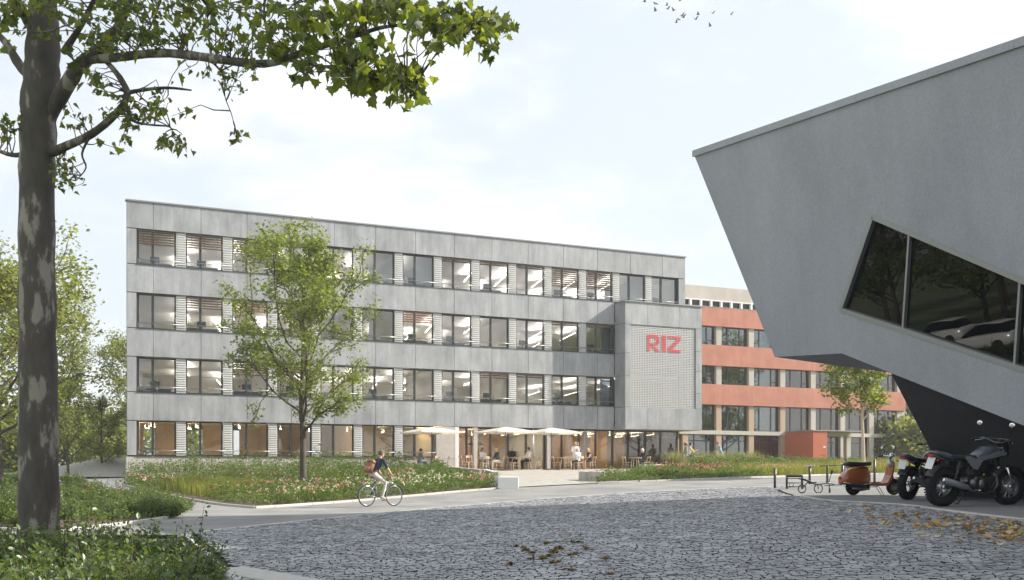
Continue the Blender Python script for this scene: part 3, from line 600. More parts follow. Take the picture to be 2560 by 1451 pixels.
# set-back clerestory
MB().bx((RS, 2.6, r_(13.3)), (18, 9, r_(13.80))).build('roof', 'coping', red); MB().bx((RS, 2.5, r_(14.62)), (18, 9, r_(15.75))).build('upper_wall', 'rawconc', red)
MB().bx((RS, 2.7, r_(13.8)), (18, 2.8, r_(14.62))).build('dark_glazing', 'blackglass', red)
MB().bx((RS, 2.45, r_(13.80)), (18, 2.69, r_(13.90))).build('white_frame', 'white', red); MB().bx((RS, 2.45, r_(14.54)), (18, 2.69, r_(14.62))).build('white_frame', 'white', red)
for i in range(24): MB().bx((RS+.2+1.05*i, 2.46, r_(13.90)), (RS+.38+1.05*i, 2.68, r_(14.54))).build('white_frame', 'white', red)
ss = 8.5; MB().bx((ss, -3.53, r_(.3)), (ss+1.48, .0, r_(3.42))).build('entrance_block', 'deepred', red)
MB().bx((ss-.06, -3.60, r_(3.42)), (ss+5.2, -.0, r_(3.50))).build('canopy', 'coping', red); MB().bx((ss+1.5, -2.4, r_(3.1)), (ss+5.2, -.1, r_(3.41))).build('canopy', 'concrete', red)
MB().bx((ss+4.7, -2.3, r_(.3)), (ss+5.15, -1.9, r_(3.1))).build('pier', 'concrete', red)
MB().bx((ss+1.05, -3.545, r_(2.05)), (ss+1.3, -3.532, r_(2.17))).build('name_plate', 'plate', red)

# ------------------------------------------------------------------ sculptural concrete building on the right
def hnorm(): return Vector((-.909, -.416, 0)).normalized()
LEAN = math.radians(7.5); WN = (hnorm()*math.cos(LEAN)-Vector((0, 0, 1))*math.sin(LEAN)); WP = U(1737, 392, 29)
def Wp(px, py, dd=0.0):                             # pixel ray onto the leaning face (dd metres outside it)
    d = Vector(((px-HX)/F, 1, (HY-py)/F)); o = Vector((0, 0, E)); t = ((WP+WN*dd)-o).dot(WN)/d.dot(WN); return o+d*t
wb = Wp(2225, 932); base = Vector((wb.x+1.5, wb.y+4, gzs(wb.x+1.5, wb.y+4)))
wing = empty('sculptural_building', base, 0, 'angular rough grey concrete building cantilevered over the parked motorcycles', 'building')
def loc(p): return p-base
A_, B_, C_, D_, E_, G_ = [Wp(*q) for q in ((1737, 392), (2800, 34), (2800, 1160), (2225, 932), (2105, 884), (1937, 893))]
h1, h2, h3, h4 = [Wp(*q) for q in ((2180, 543), (2680, 756), (2680, 964), (2101, 775))]
w = MB(); P = [loc(p) for p in (A_, B_, C_, D_, E_, G_, h1, h2, h3, h4)]; IN = -WN*.38; P2 = [p+IN for p in P[6:]]
w.add(P+P2, [[0, 1, 7, 6], [1, 2, 8, 7], [2, 3, 9, 8], [3, 4, 9], [4, 5, 9], [5, 0, 6, 9], [6, 7, 11, 10], [7, 8, 12, 11], [8, 9, 13, 12], [9, 6, 10, 13]])
w.build('concrete_face', 'wingconc', wing, fixn=False)
BK = Vector((.909, .416, 0))
sd = MB(); S_ = loc(E_)+BK*2.6+Vector((0, 0, -.25)); A2, B2, C2, G2, D2 = [loc(q)+BK*9 for q in (A_, B_, C_, G_, D_)]
Dw = loc(D_)+BK*.25
Sx = U(2150, 903, wb.y+2.6)-base
sd.add([loc(G_), loc(E_), loc(D_), Sx, loc(G_)+BK*2.2+Vector((0, 0, .05))], [[0, 1, 2, 3], [0, 3, 4]])
sd.build('soffit', 'shadeconc', wing, fixn=False)
tp = MB(); tp.add([loc(A_), loc(B_), B2, A2, loc(G_), G2+Vector((0, 0, .4)), C2, D2], [[0, 1, 2, 3], [0, 3, 5, 4], [3, 2, 6, 7, 5]]); tp.build('rear_volume', 'wingconc', wing, fixn=False)
W2 = U(2393, 1252, 27.2); W2.z = gzs(W2.x, W2.y)-.1; W3 = Vector((15.5, 16.5, gzs(15.5, 16.5)-.1))
dw = MB(); dw.add([loc(D_)+BK*.02, loc(W2), loc(W3), loc(C_)+BK*.4, loc(W2)+BK*7, D2], [[0, 3, 2, 1], [0, 1, 4, 5]]); dw.build('recessed_wall', 'shadeconc', wing, fixn=False)
lo_ = MB(); lo_.add([loc(C_), loc(C_)+BK*.4, loc(D_)+BK*.02, loc(D_)], [[0, 1, 2, 3]]); lo_.build('edge_soffit', 'shadeconc', wing, fixn=False)
cpm = MB(); n_ = 6
for i in range(n_):
    a = A_.lerp(B_, i/n_-(.004 if i == 0 else 0)); b = A_.lerp(B_, (i+1)/n_-.0008); up = Vector((0, 0, .17)); o1 = WN*.05; o2 = -WN*.5
    q = [a+o1, b+o1, b+o2, a+o2]; MB().add([loc(p) for p in q]+[loc(p)+up for p in q], [[0, 1, 2, 3], [4, 5, 6, 7], [0, 1, 5, 4], [1, 2, 6, 5], [2, 3, 7, 6], [3, 0, 4, 7]]).build('roof_flashing', 'wingconc', wing)
# strip window
gw = MB(); IG = -WN*.10; gw.add([loc(p)+IG for p in (h1, h2, h3, h4)], [[0, 1, 2, 3]]); wino = gw.build('strip_window', 'blackglass', wing, fixn=False)
def bar(a, b, w_, parent, m='alu', name='window_bar', out=.05):
    a, b = loc(a), loc(b); d = (b-a).normalized(); s = d.cross(WN).normalized()*w_/2; q = [a+s, a-s, b-s, b+s]
    return MB().add([p+WN*out for p in q]+[p+IG*1.3 for p in q], [[0, 1, 2, 3], [4, 5, 6, 7], [0, 1, 5, 4], [1, 2, 6, 5], [2, 3, 7, 6], [3, 0, 4, 7]]).build(name, m, parent)
for a, b in ((h1, h2), (h3, h4), (h4, h1)): bar(a, b, .10, wino, name='window_frame', out=.012)
bar(Wp(2270, 583), Wp(2254, 824), .05, wino, out=-.02); bar(Wp(2547, 701), Wp(2533, 914), .05, wino, out=-.02)
# unseen block and tower added to shade the yard, shrubs and plane trunk
tw = MB(); q = [Vector((11.3, 19.5)), Vector((24, 14)), Vector((24, -14)), Vector((11.3, -14))]; zb_ = .2
q2 = [Vector((11.4, 19.4)), Vector((23.9, 19.4)), Vector((23.9, 13.6)), Vector((11.4, 13.6))]
tw.add([loc(Vector((p.x, p.y, 9))) for p in q2]+[loc(Vector((p.x, p.y, 20.5))) for p in q2], [[0, 1, 2, 3], [4, 5, 6, 7], [0, 1, 5, 4], [1, 2, 6, 5], [2, 3, 7, 6], [3, 0, 4, 7]])
tw.add([loc(Vector((p.x, p.y, zb_))) for p in q]+[loc(Vector((p.x, p.y, 10.0))) for p in q], [[0, 1, 2, 3], [4, 5, 6, 7], [0, 1, 5, 4], [1, 2, 6, 5], [2, 3, 7, 6], [3, 0, 4, 7]]); tw.build('added_shade_block', 'wingconc', wing)
# ------------------------------------------------------------------ trees
def rv(r, s=1): return Vector(r.normal(size=3)*s)
def grow_tree(seed, H, r0, cb, prof, lean=(0, 0), n1=16, n2=6, n3=5, leaf=.13, per=9, fork=None, upang=.9, spread=.22):
    """returns (branch MB, leaf centres) in local coordinates; prof(t) = crown radius at relative crown height t"""
    r = np.random.default_rng(seed); mb = MB(); tips = []
    def trunk_at(t):
        return Vector((lean[0]*t+.012*H*math.sin(3.1*t+seed), lean[1]*t+.010*H*math.sin(4.2*t+2*seed), H*t))
    k = 14; pts = [trunk_at(i/(k-1)*.97) for i in range(k)]; rad = [r0*(1.25 if i == 0 else 1)*(1-i/(k-1))**.85+.012 for i in range(k)]
    mb.tube([pts[0]-Vector((0, 0, .15))]+pts, [r0*1.5]+rad, 9)
    def branch(p, d, L, rad, lev, up):
        n = 5; q = [p]; dd = d.copy()
        for i in range(n):
            dd = (dd+rv(r, .16)+Vector((0, 0, up*.12))).normalized(); q.append(q[-1]+dd*L/n)
        mb.tube(q, [rad*(1-.8*i/n) for i in range(n+1)], 6 if lev == 1 else (4 if lev == 2 else 3), cap=False)
        return q
    for i in range(n1):
        t = cb+(1-cb)*((i+.5)/n1)**1.0*.93; ct = (t-cb)/(1-cb); R = prof(ct)*r.uniform(.78, 1.15); az = i*2.4+r.uniform(-.5, .5)
        p = trunk_at(t-.04*min(1, (t-cb)*8)); a = upang*(1-.35*ct)+r.uniform(-.12, .12)
        d = Vector((math.cos(az)*math.sin(a), math.sin(az)*math.sin(a), math.cos(a))); L_ = R/max(.35, math.sin(a))
        q = branch(p, d, L_, r0*.36*(1-.6*ct)+.012, 1, .3)
        for j in range(n2):
            u = .28+.72*(j+r.uniform(.2, .8))/n2; b = q[0].lerp(q[-1], u) if False else q[min(5, int(u*5))].lerp(q[min(5, int(u*5)+1)], u*5-int(u*5)) if u < 1 else q[-1]
            d2 = ((q[-1]-q[0]).normalized()*.7+rv(r, .62)+Vector((0, 0, .12))).normalized()
            q2 = branch(b, d2, L_*r.uniform(.28, .5)*(1.1-u*.4), .02+.004*r0*10, 2, .1)
            for kk in range(n3):
                u2 = .25+.75*(kk+.5)/n3; b2 = q2[min(4, int(u2*5))]
                d3 = ((q2[-1]-q2[0]).normalized()*.5+rv(r, .7)).normalized(); e3 = b2+d3*r.uniform(.25, .55)*spread*4
                mb.tube([b2, b2.lerp(e3, .5)+rv(r, .03), e3], [.012, .008, .004], 3, cap=False)
                tips += [b2.lerp(e3, .55), e3]
            tips.append(q2[-1])
    tips = np.array([tuple(p) for p in tips]); T = np.repeat(tips, per, 0)+r.normal(0, spread, (len(tips)*per, 3))*np.array([1, 1, .75])
    return mb, T, r
def tree(name, loc_, label, seed, H, r0, cb, prof, lmat, leaf, bark='bark', group=None, per=9, tmpl=LEAF4, rz=0, cat='tree', **kw):
    mb, T, r = grow_tree(seed, H, r0, cb, prof, per=per, leaf=leaf, **kw)
    o = empty(name, loc_, rz, label, cat, group)
    mb.build('trunk', bark, o, fixn=False)
    V, Fc = inst(*tmpl, rots(len(T), leaf*r.uniform(.6, 1.25, len(T)), .5, r), T)
    cr = link_mesh('crown', np_mesh('crown', V, Fc, lmat), o); cr['kind'] = 'stuff'; return o
def prof_mid(t): return 3.1*(.62+.55*math.sin(math.pi*min(1, t*.95+.12)))*(1 if t < .72 else max(.30, 1-(t-.72)*2.4))
b = G(758, 1226)
tree('maple_tree', b, 'slender young tree with yellow-green crown standing in the flower bed', 3, 9.3, .135, .25, prof_mid, 'leaf_mid', .15, n1=23, n2=7, n3=5, per=10, spread=.18, lean=(.12, 0))
b = Vector((U(2155, 1182, 52).x, 52, gzs(U(2155, 1182, 52).x, 52)))
tree('street_tree', b, 'thin-stemmed young tree growing behind the parked scooter', 8, 6.1, .085, .44, lambda t: 1.5*(.75+.4*math.sin(math.pi*t))*(1 if t < .7 else 1-(t-.7)*1.8), 'leaf_mid', .17, bark='wood', n1=13, n2=5, n3=4, per=10, spread=.18)
# trees left of the office block
def prof_round(R): return lambda t: R*(.55+.55*math.sin(math.pi*min(1, t*.9+.1)))*(1 if t < .75 else max(.2, 1-(t-.75)*2.6))
LT = [(-5, 1212, 42, 7.4, .17, .30, 3.3, 'big yellow-green leafy tree left of the dark plane trunk', 21),
      (255, 1198, 60, 4.0, .06, .16, 1.2, 'small sapling with sparse crown beside the curving path', 22),
      (172, 1200, 58, 4.4, .07, .2, 1.3, 'sapling close to the right side of the plane trunk', 23),
      (330, 1195, 82, 9.4, .16, .22, 2.6, 'rounded tree peeping out behind the corner of the grey office block', 24),
      (95, 1196, 72, 10.2, .18, .25, 3.4, 'tall pale green tree showing right of the plane trunk', 25)]
for (px, py, Y, H, r0, cb, R, lab, sd_) in LT:
    p = U(px, py, Y); p.z = gzs(p.x, p.y)
    small = H < 5
    tree('sapling' if small else 'leafy_tree', p, lab, sd_, H, r0, cb, prof_round(R), 'leaf_bg', .12 if small else .19, n1=12 if small else 20, n2=5, n3=5, per=6 if small else 11, spread=.13 if small else .26, group='trees left of the office block')
# distant wood, as one mass: many crowns
def wood(name, spots, lmat, label, leaf=.5, dens=2400):
    r = np.random.default_rng(77); Ts = []; tr = MB()
    for (x, y, H, R) in spots:
        z = gzs(x, y); nb = int(dens*R/3)
        c = r.normal(size=(26, 3)); c /= np.linalg.norm(c, axis=1)[:, None]; c *= r.uniform(.35, 1, (26, 1)); c[:, :2] *= R; c[:, 2] = c[:, 2]*H*.5+H*.48
        T = np.repeat(c, nb//26+1, 0); T = T+r.normal(0, R*.2, T.shape)+np.array([x, y, z]); Ts.append(T); tr.tube([(x, y, z-.1), (x, y, z+H*.7)], [.16, .05], 6)
    T = np.concatenate(Ts); V, Fc = inst(*LEAF4, rots(len(T), leaf*r.uniform(.6, 1.2, len(T)), .4, r), T)
    me = np_mesh(name, V, Fc, lmat); o = link_mesh(name, me); tag(o, label, 'trees', kind='stuff'); return o
r = np.random.default_rng(4)
sp = [(x+r.uniform(-2, 2), 105+r.uniform(-6, 10), r.uniform(5.5, 9.5), r.uniform(2.6, 3.8)) for x in np.arange(-75, -33, 3.4)]
sp += [(x+r.uniform(-1.5, 1.5), 88+r.uniform(-4, 6), r.uniform(4.5, 7), r.uniform(2.2, 3)) for x in np.arange(-62, -36, 2.6)]
wood('woodland', sp, 'leaf_bg', 'hazy belt of distant trees beyond the curving path')
sp = [(x+r.uniform(-1, 1), 112+r.uniform(-5, 9), r.uniform(6, 10), r.uniform(2.8, 3.8)) for x in np.arange(38, 62, 2.2)]+[(x, 100+r.uniform(-3, 3), r.uniform(2.5, 4), 2.2) for x in np.arange(34, 56, 2)]
wood('roadside_trees', sp, 'leaf_bg', 'sunlit trees beyond the end of the red building')
# trees further off to the side whose reflection the glazing shows
mb, T, rr = grow_tree(51, 12, .2, .2, prof_round(4.2), n1=20, n2=5, n3=4, per=8, spread=.32)
tm = mb.mesh('trunk', 'bark', False); V, Fc = inst(*LEAF4, rots(len(T), .34*rr.uniform(.6, 1.2, len(T)), .5, rr), T); cm = np_mesh('crown', V, Fc, 'leaf_mid')
for i, (x, y, sc, lab) in enumerate([(44, 30, 1.0, 'first'), (52, 39, 1.1, 'second'), (60, 30, 1.2, 'third'), (47, 48, .9, 'fourth'), (66, 44, 1.15, 'fifth'), (56, 55, 1.0, 'sixth'), (72, 60, 1.1, 'seventh'), (84, 52, 1.3, 'eighth'), (40, 18, 1.1, 'ninth')]):
    o = empty('avenue_tree', (x, y, gzs(x, y)), i*1.3, 'broad avenue tree standing off to the side, mirrored in the glazing', 'tree', 'avenue trees mirrored in the windows'); o.scale = (sc, sc, sc*(1+.06*(i % 3)))
    link_mesh('trunk', tm, o); c = link_mesh('crown', cm, o); c['kind'] = 'stuff'
for i, (x, y, sc) in enumerate([(-30, 33, .75), (-36, 40, .8), (-43, 36, .9), (-38, 27, .8), (-50, 46, 1.0), (-58, 40, 1.1), (-33, 47, .7), (-62, 55, 1.1)]):
    o = empty('avenue_tree', (x, y, gzs(x, y)), i*1.7, 'street tree by the parked cars, mirrored in the strip window', 'tree', 'street trees mirrored in the strip window'); o.scale = (sc, sc, sc*(1+.06*(i % 3)))
    link_mesh('trunk', tm, o); c = link_mesh('crown', cm, o); c['kind'] = 'stuff'

# ------------------------------------------------------------------ foreground plane tree
TP = Vector(((97-HX)/F*14.2, 14.2, 0)); TP.z = gzs(TP.x, TP.y)
pt = empty('plane_tree', TP, 0, 'old plane tree with flaking dark bark and overhanging leafy branch', 'tree')
def lp(px, py, Y): return U(px, py, Y)-TP
Y0 = 14.2
tk = MB()
def limb(pts, n=10):                                 # pts: (px, py, depth, radius m); smooth Catmull-Rom
    P = [lp(*q[:3]) for q in pts]; Rr = [q[3] for q in pts]; out = []; ro = []
    for i in range(len(P)-1):
        p0, p1, p2, p3 = P[max(i-1, 0)], P[i], P[i+1], P[min(i+2, len(P)-1)]
        for k in range(4):
            t = k/4; out.append(.5*((2*p1)+(p2-p0)*t+(2*p0-5*p1+4*p2-p3)*t*t+(3*p1-p0-3*p2+p3)*t**3)); ro.append(Rr[i]*(1-t)+Rr[i+1]*t)
    out.append(P[-1]); ro.append(Rr[-1]); return out, ro
LIMBS = [
 [(97, 1395, Y0, .275), (97, 1330, Y0, .255), (96, 1150, Y0, .250), (95, 900, Y0, .238), (92, 650, Y0, .226), (93, 420, Y0, .222), (97, 300, Y0, .228), (104, 180, Y0, .235), (108, 90, Y0, .20), (108, -20, Y0, .17), (112, -160, Y0, .13)],
 [(118, 300, Y0, .10), (160, 225, Y0-.2, .105), (205, 160, Y0-.4, .088), (258, 115, Y0-.6, .07), (300, 60, Y0-.8, .055), (330, -20, Y0-1, .045), (350, -90, Y0-1.1, .03)],
 [(228, 150, Y0-.45, .06), (300, 143, Y0-1, .056), (400, 133, Y0-1.6, .052), (500, 142, Y0-2.2, .048), (600, 156, Y0-2.8, .044), (680, 158, Y0-3.2, .04), (760, 130, Y0-3.6, .034), (830, 108, Y0-3.9, .03), (900, 86, Y0-4.1, .024), (960, 68, Y0-4.3, .018), (1040, 62, Y0-4.4, .012), (1130, 68, Y0-4.5, .008), (1210, 72, Y0-4.5, .005)],
 [(118, 385, Y0, .07), (160, 368, Y0-.2, .058), (230, 335, Y0-.5, .05), (290, 285, Y0-.8, .045), (318, 240, Y0-.9, .042), (306, 205, Y0-.8, .038), (282, 172, Y0-.75, .034), (258, 148, Y0-.6, .03), (236, 140, Y0-.5, .03)],
 [(320, 232, Y0-.9, .03), (360, 225, Y0-1, .024), (420, 220, Y0-1.2, .018), (478, 226, Y0-1.4, .01)],
 [(315, 255, Y0-.9, .022), (330, 300, Y0-1, .018), (372, 312, Y0-1.1, .014), (425, 318, Y0-1.3, .009), (430, 340, Y0-1.3, .006)],
 [(225, 340, Y0-.5, .02), (205, 385, Y0-.5, .015), (215, 420, Y0-.5, .01), (190, 452, Y0-.5, .006)],
 [(520, 146, Y0-2.3, .014), (560, 190, Y0-2.3, .009), (562, 240, Y0-2.3, .006), (580, 290, Y0-2.3, .005), (592, 345, Y0-2.3, .004)],
 [(80, 190, Y0, .09), (50, 165, Y0+.1, .065), (20, 115, Y0+.2, .05), (-10, 80, Y0+.3, .04), (-60, 20, Y0+.3, .03)],
 [(70, 385, Y0, .04), (30, 388, Y0+.1, .03), (-10, 375, Y0+.2, .02)],
 [(75, 60, Y0, .08), (50, 15, Y0-.2, .06), (20, -40, Y0-.3, .05)],
 [(160, 130, Y0-.1, .05), (205, 60, Y0-.5, .038), (240, -10, Y0-.8, .03), (260, -60, Y0-1, .02)],
 [(690, 158, Y0-3.2, .018), (670, 90, Y0-3.2, .015), (660, 30, Y0-3.2, .012), (668, -30, Y0-3.2, .01)],
 [(770, 120, Y0-3.6, .013), (745, 60, Y0-3.7, .01), (735, 0, Y0-3.7, .008)],
 [(720, 150, Y0-3.4, .02), (800, 165, Y0-4.0, .016), (880, 180, Y0-4.4, .012), (960, 205, Y0-4.7, .008), (1030, 225, Y0-4.8, .005)],
 [(880, 95, Y0-4.1, .012), (930, 40, Y0-4.2, .009), (1000, 5, Y0-4.3, .006)],
 [(450, 138, Y0-1.9, .018), (480, 70, Y0-1.8, .014), (530, 10, Y0-1.8, .01)],
 [(330, 142, Y0-1.2, .016), (370, 80, Y0-1.3, .012), (400, 10, Y0-1.4, .009)]]
nodes = []; lr0 = np.random.default_rng(2)
for i, lb in enumerate(LIMBS):
    p, ro = limb(lb); ro = [q*(1+.05*math.sin(j*2.3+i)+lr0.normal(0, .025)) for j, q in enumerate(ro)]; tk.tube(p, ro, 14 if i == 0 else 8, cap=True)
    if i: nodes += p
tk.build('trunk', 'planebark', pt, fixn=False)
NODES = np.array([tuple(p) for p in nodes])
# leaf clusters: (px, py, rx, ry, twigs, depth, leaf size)
CL = [(30, 30, 60, 50, 10, Y0-.3, .17), (60, 60, 90, 70, 14, Y0-.7, .17), (230, 40, 110, 50, 18, Y0-1.2, .15), (360, 40, 90, 50, 18, Y0-1.6, .15), (470, 45, 90, 50, 18, Y0-2, .15), (590, 50, 90, 60, 22, Y0-3, .15), (690, 55, 80, 60, 16, Y0-3.5, .16), (330, 100, 90, 30, 14, Y0-1.4, .15), (250, 100, 50, 35, 9, Y0-1, .17),
      (700, 110, 70, 35, 9, Y0-3.6, .16), (640, 140, 60, 30, 7, Y0-3.1, .15), (760, 20, 60, 30, 10, Y0-4, .17), (840, 20, 70, 30, 13, Y0-4.3, .19), (930, 25, 60, 30, 13, Y0-4.5, .20), (1000, 40, 50, 35, 13, Y0-4.6, .19), (1075, 62, 50, 35, 13, Y0-4.7, .18), (1145, 75, 50, 45, 14, Y0-4.7, .18), (1215, 75, 45, 45, 14, Y0-4.7, .17), (1265, 62, 30, 18, 5, Y0-4.7, .15), (1205, 135, 28, 18, 3, Y0-4.7, .15), (1180, 25, 25, 22, 3, Y0-4.7, .16),
      (800, 150, 90, 35, 13, Y0-4.3, .19), (880, 130, 60, 40, 11, Y0-4.6, .21), (920, 180, 60, 35, 10, Y0-4.8, .19), (990, 205, 50, 35, 9, Y0-4.9, .18), (860, 200, 45, 28, 6, Y0-4.7, .19), (1035, 215, 25, 25, 4, Y0-4.9, .19), (1010, 255, 25, 18, 2, Y0-4.9, .19), (910, 245, 12, 18, 1, Y0-4.8, .2), (1010, 175, 40, 18, 3, Y0-4.9, .19), (740, 170, 40, 22, 5, Y0-3.8, .18),
      (450, 185, 25, 18, 2, Y0-1.8, .2), (210, 195, 22, 18, 3, Y0-.6, .18), (185, 125, 35, 35, 4, Y0-.8, .2), (300, 355, 28, 20, 4, Y0-1, .16), (320, 290, 70, 45, 17, Y0-1, .11), (380, 260, 55, 35, 13, Y0-1.2, .11), (260, 240, 60, 35, 11, Y0-.8, .11), (440, 365, 40, 28, 9, Y0-1.3, .14), (440, 290, 22, 14, 2, Y0-1.3, .14), (580, 220, 45, 40, 8, Y0-2.3, .08), (545, 185, 60, 25, 9, Y0-2.4, .08), (605, 350, 28, 34, 4, Y0-2.3, .12), (650, 190, 30, 18, 3, Y0-2.8, .11),
      (160, 430, 35, 45, 14, Y0-.4, .12), (180, 300, 30, 30, 6, Y0-.4, .13), (30, 290, 38, 28, 11, Y0, .13), (20, 325, 22, 22, 3, Y0, .14), (15, 130, 20, 20, 2, Y0+.2, .15), (530, 100, 70, 35, 8, Y0-2.4, .13), (420, 100, 50, 30, 7, Y0-1.8, .13), (240, 285, 25, 15, 2, Y0-.7, .11)]
CL += [(x, -50, 60, 40, 7, Y0-1-x/420, .17) for x in range(0, 900, 90)]
lr = np.random.default_rng(9); tw = MB(); LR = []; LT_ = []
for (cx, cy_, rx, ry, nt_, dep, ls) in CL:
    for _ in range(max(1, int(nt_*.95))):
        a, q = lr.uniform(0, 6.283), math.sqrt(lr.uniform(0, 1)); e_ = lp(cx+rx*q*math.cos(a), cy_+ry*q*math.sin(a), dep+lr.normal(0, .35))
        d = np.linalg.norm(NODES-np.array(e_), axis=1); s_ = Vector(NODES[np.argmin(d+lr.uniform(0, .25, len(d)))])
        m_ = s_.lerp(e_, .55)+Vector(lr.normal(0, .05, 3))+Vector((0, 0, .06)); m0 = s_.lerp(m_, .5)+Vector(lr.normal(0, .03, 3))
        tw.tube([s_, m0, m_, e_], [.009, .007, .005, .003], 4, cap=False)
        nl = 4+int(lr.integers(0, 3))
        for j in range(nl):
            base_ = m_.lerp(e_, .25+.85*j/nl)+Vector(lr.normal(0, ls*.28, 3)); LT_.append(tuple(base_))
            hd = Vector((lr.normal(), lr.normal(), -.55)).normalized(); nn = Vector((lr.normal(0, .75), lr.normal(0, .75)-.15, 1.0)); nn = (nn-hd*nn.dot(hd)).normalized(); bb = nn.cross(hd)
            sz = ls*.68*lr.uniform(.5, 1.25); R_ = np.array([hd, bb, nn]).T*sz; LR.append(R_)
tw.build('twigs', 'planebark', pt, fixn=False)['kind'] = 'stuff'
LR = np.array(LR); LT_ = np.array(LT_)
wl = LT_+np.array(TP); ppx = HX+F*wl[:, 0]/wl[:, 1]; ppy = HY-F*(wl[:, 2]-E)/wl[:, 1]; szz = np.linalg.norm(LR[:, :, 0], axis=1)/wl[:, 1]; szz[(ppx < 0) | (ppy < 5)] = 0
ow = np.argsort(-szz)[:300]; mk = np.zeros(len(LT_), bool); mk[ow] = True
LOB2 = [(x*.95, y*.62, z*1.6+.25*x*(1-x)*(1 if y > 0 else -.6)) for (x, y, z) in LOBV]; alt = lr.uniform(size=len(LT_)) < .45
Va, Fa = inst(LOBV, LOBT, LR[~mk & ~alt], LT_[~mk & ~alt]); Vb, Fb = inst(LOB2, LOBT, LR[~mk & alt], LT_[~mk & alt]); V = np.concatenate([Va, Vb]); Fc = np.concatenate([Fa, Fb+len(Va)]); cw_ = link_mesh('crown', np_mesh('crown', V, Fc, 'leaf_plane'), pt); cw_['kind'] = 'stuff'
lm_ = np_mesh('leaf', LOBV, LOBT, 'leaf_plane'); lm2 = np_mesh('leaf', LOB2, LOBT, 'leaf_plane')
for i in ow:
    o = link_mesh('leaf', lm2 if alt[i] else lm_, pt); m4 = Matrix(LR[i].tolist()).to_4x4(); m4.translation = Vector(LT_[i]); o.matrix_basis = m4

# ------------------------------------------------------------------ planting beds
def bedpos(lo, up, n, r, vpow=1.0):
    a, b = resample(lo, 60), resample(up, 60); wl_ = np.linalg.norm(b-a, axis=1); cdf = np.cumsum(wl_)/wl_.sum(); t = np.interp(r.uniform(0, 1, n), np.r_[0, cdf], np.linspace(0, 59, 61)); v = r.uniform(.03, .97, n)**vpow
    i = np.clip(t.astype(int), 0, 58); fr = (t-i)[:, None]; A = a[i]*(1-fr)+a[i+1]*fr; B = b[i]*(1-fr)+b[i+1]*fr; return A*(1-v[:, None])+B*v[:, None], v, t/59
def plant_mass(name, pos, hgt, rad, leaf, lmat, label, cat, nl=46, stems=True, group=None, tmpl=LEAF4, seed=1, upb=.5):
    r = np.random.default_rng(seed); n = len(pos); z = gz(pos[:, 0], pos[:, 1]); cl = .5+.25*np.sin(pos[:, 0]*1.9+seed)+.25*np.sin(pos[:, 1]*1.4+pos[:, 0]*.8+2*seed); h = np.broadcast_to(hgt, n)*(.62+.75*cl); R = np.broadcast_to(rad, n)
    u = r.uniform(0, 1, (n, nl)); az = r.uniform(0, 6.283, (n, nl)); rr_ = R[:, None]*np.sqrt(r.uniform(.02, 1, (n, nl)))*(.45+.75*np.sin(np.pi*np.clip(u*.85+.12, 0, 1)))
    T = np.stack([pos[:, :1]+rr_*np.cos(az), pos[:, 1:]+rr_*np.sin(az), z[:, None]+.03+h[:, None]*u*r.uniform(.75, 1.12, (n, 1))], -1).reshape(-1, 3)
    V, Fc = inst(*tmpl, rots(len(T), leaf*r.uniform(.6, 1.3, len(T)), upb, r), T)
    o = link_mesh(name, np_mesh(name, V, Fc, lmat)); tag(o, label, cat, group, 'stuff'); return T
def blossoms(name, pos, hgt, size, pm, label, seed):
    r = np.random.default_rng(seed); n = len(pos); z = gz(pos[:, 0], pos[:, 1])+hgt*r.uniform(.75, 1.2, n); c = np.stack([pos[:, 0], pos[:, 1], z], 1); T = np.repeat(c, 7, 0)+r.normal(0, size*.45, (n*7, 3))
    V, Fc = inst(*LEAF4, rots(len(T), size*r.uniform(.6, 1.2, len(T)), .2, r), T); o = link_mesh(name, np_mesh(name, V, Fc, pm)); tag(o, label, 'flowers', None, 'stuff')
r = np.random.default_rng(31)
def fac(s, y=-.3): return Vector((P0.x+.9029*s-.4299*y, P0.y+.4299*s+.9029*y, 0))
bedA_lo = gp([(312, 1214), (345, 1222), (390, 1231), (450, 1245), (550, 1262), (640, 1270), (760, 1262), (900, 1252), (1000, 1243), (1120, 1232), (1240, 1222)])
bedA_up = [fac(.3), fac(4), fac(9), fac(14), fac(16.6), fac(17.6, -1.2)]+gp([(1120, 1182), (1232, 1197)])
bedA = tag(sheet('planting_bed', bedA_lo, bedA_up, 90, 30, 'soil', .03), 'soil of the flower bed along the office wall', 'bed'); kerbrun(bedA_lo, bedA)
bedB_lo = gp([(1492, 1208), (1560, 1206), (1640, 1203), (1800, 1197), (1930, 1193), (2060, 1188), (2200, 1185), (2300, 1183)])
bedB_up = [G(1500, 1199), G(1570, 1188)]+[Vector((7.5, 62, 0)), Vector((11, 68, 0)), Vector((15, 73, 0)), Vector((20, 78, 0)), Vector((25, 82, 0)), Vector((31, 84, 0))]
bedB = tag(sheet('planting_bed', bedB_lo, bedB_up, 80, 24, 'soil', .03), 'soil of the long flower bed before the red building', 'bed'); kerbrun(bedB_lo, bedB)
bedL_lo = [Vector((-22, 22.6, 0)), Vector((-14, 22.2, 0))]+gp([(148, 1327), (300, 1312), (400, 1299), (440, 1290), (456, 1281)])
bedL_up = [Vector((-30, 36, 0)), Vector((-22, 37, 0))]+gp([(120, 1245), (230, 1238), (330, 1246), (410, 1258), (450, 1270), (457, 1279)])
bedL = tag(sheet('planting_bed', bedL_lo, bedL_up, 60, 24, 'soil', .03), 'soil of the shrub bed beside the curving path', 'bed'); kerbrun(bedL_lo[1:], bedL); kerbrun(bedL_up[2:], bedL)
pA, vA, tA = bedpos(bedA_lo, bedA_up, 1500, r)
isgr = (tA > .22) & (tA < .44) & (vA < .28); fr = (vA < .10)
back = vA > .42
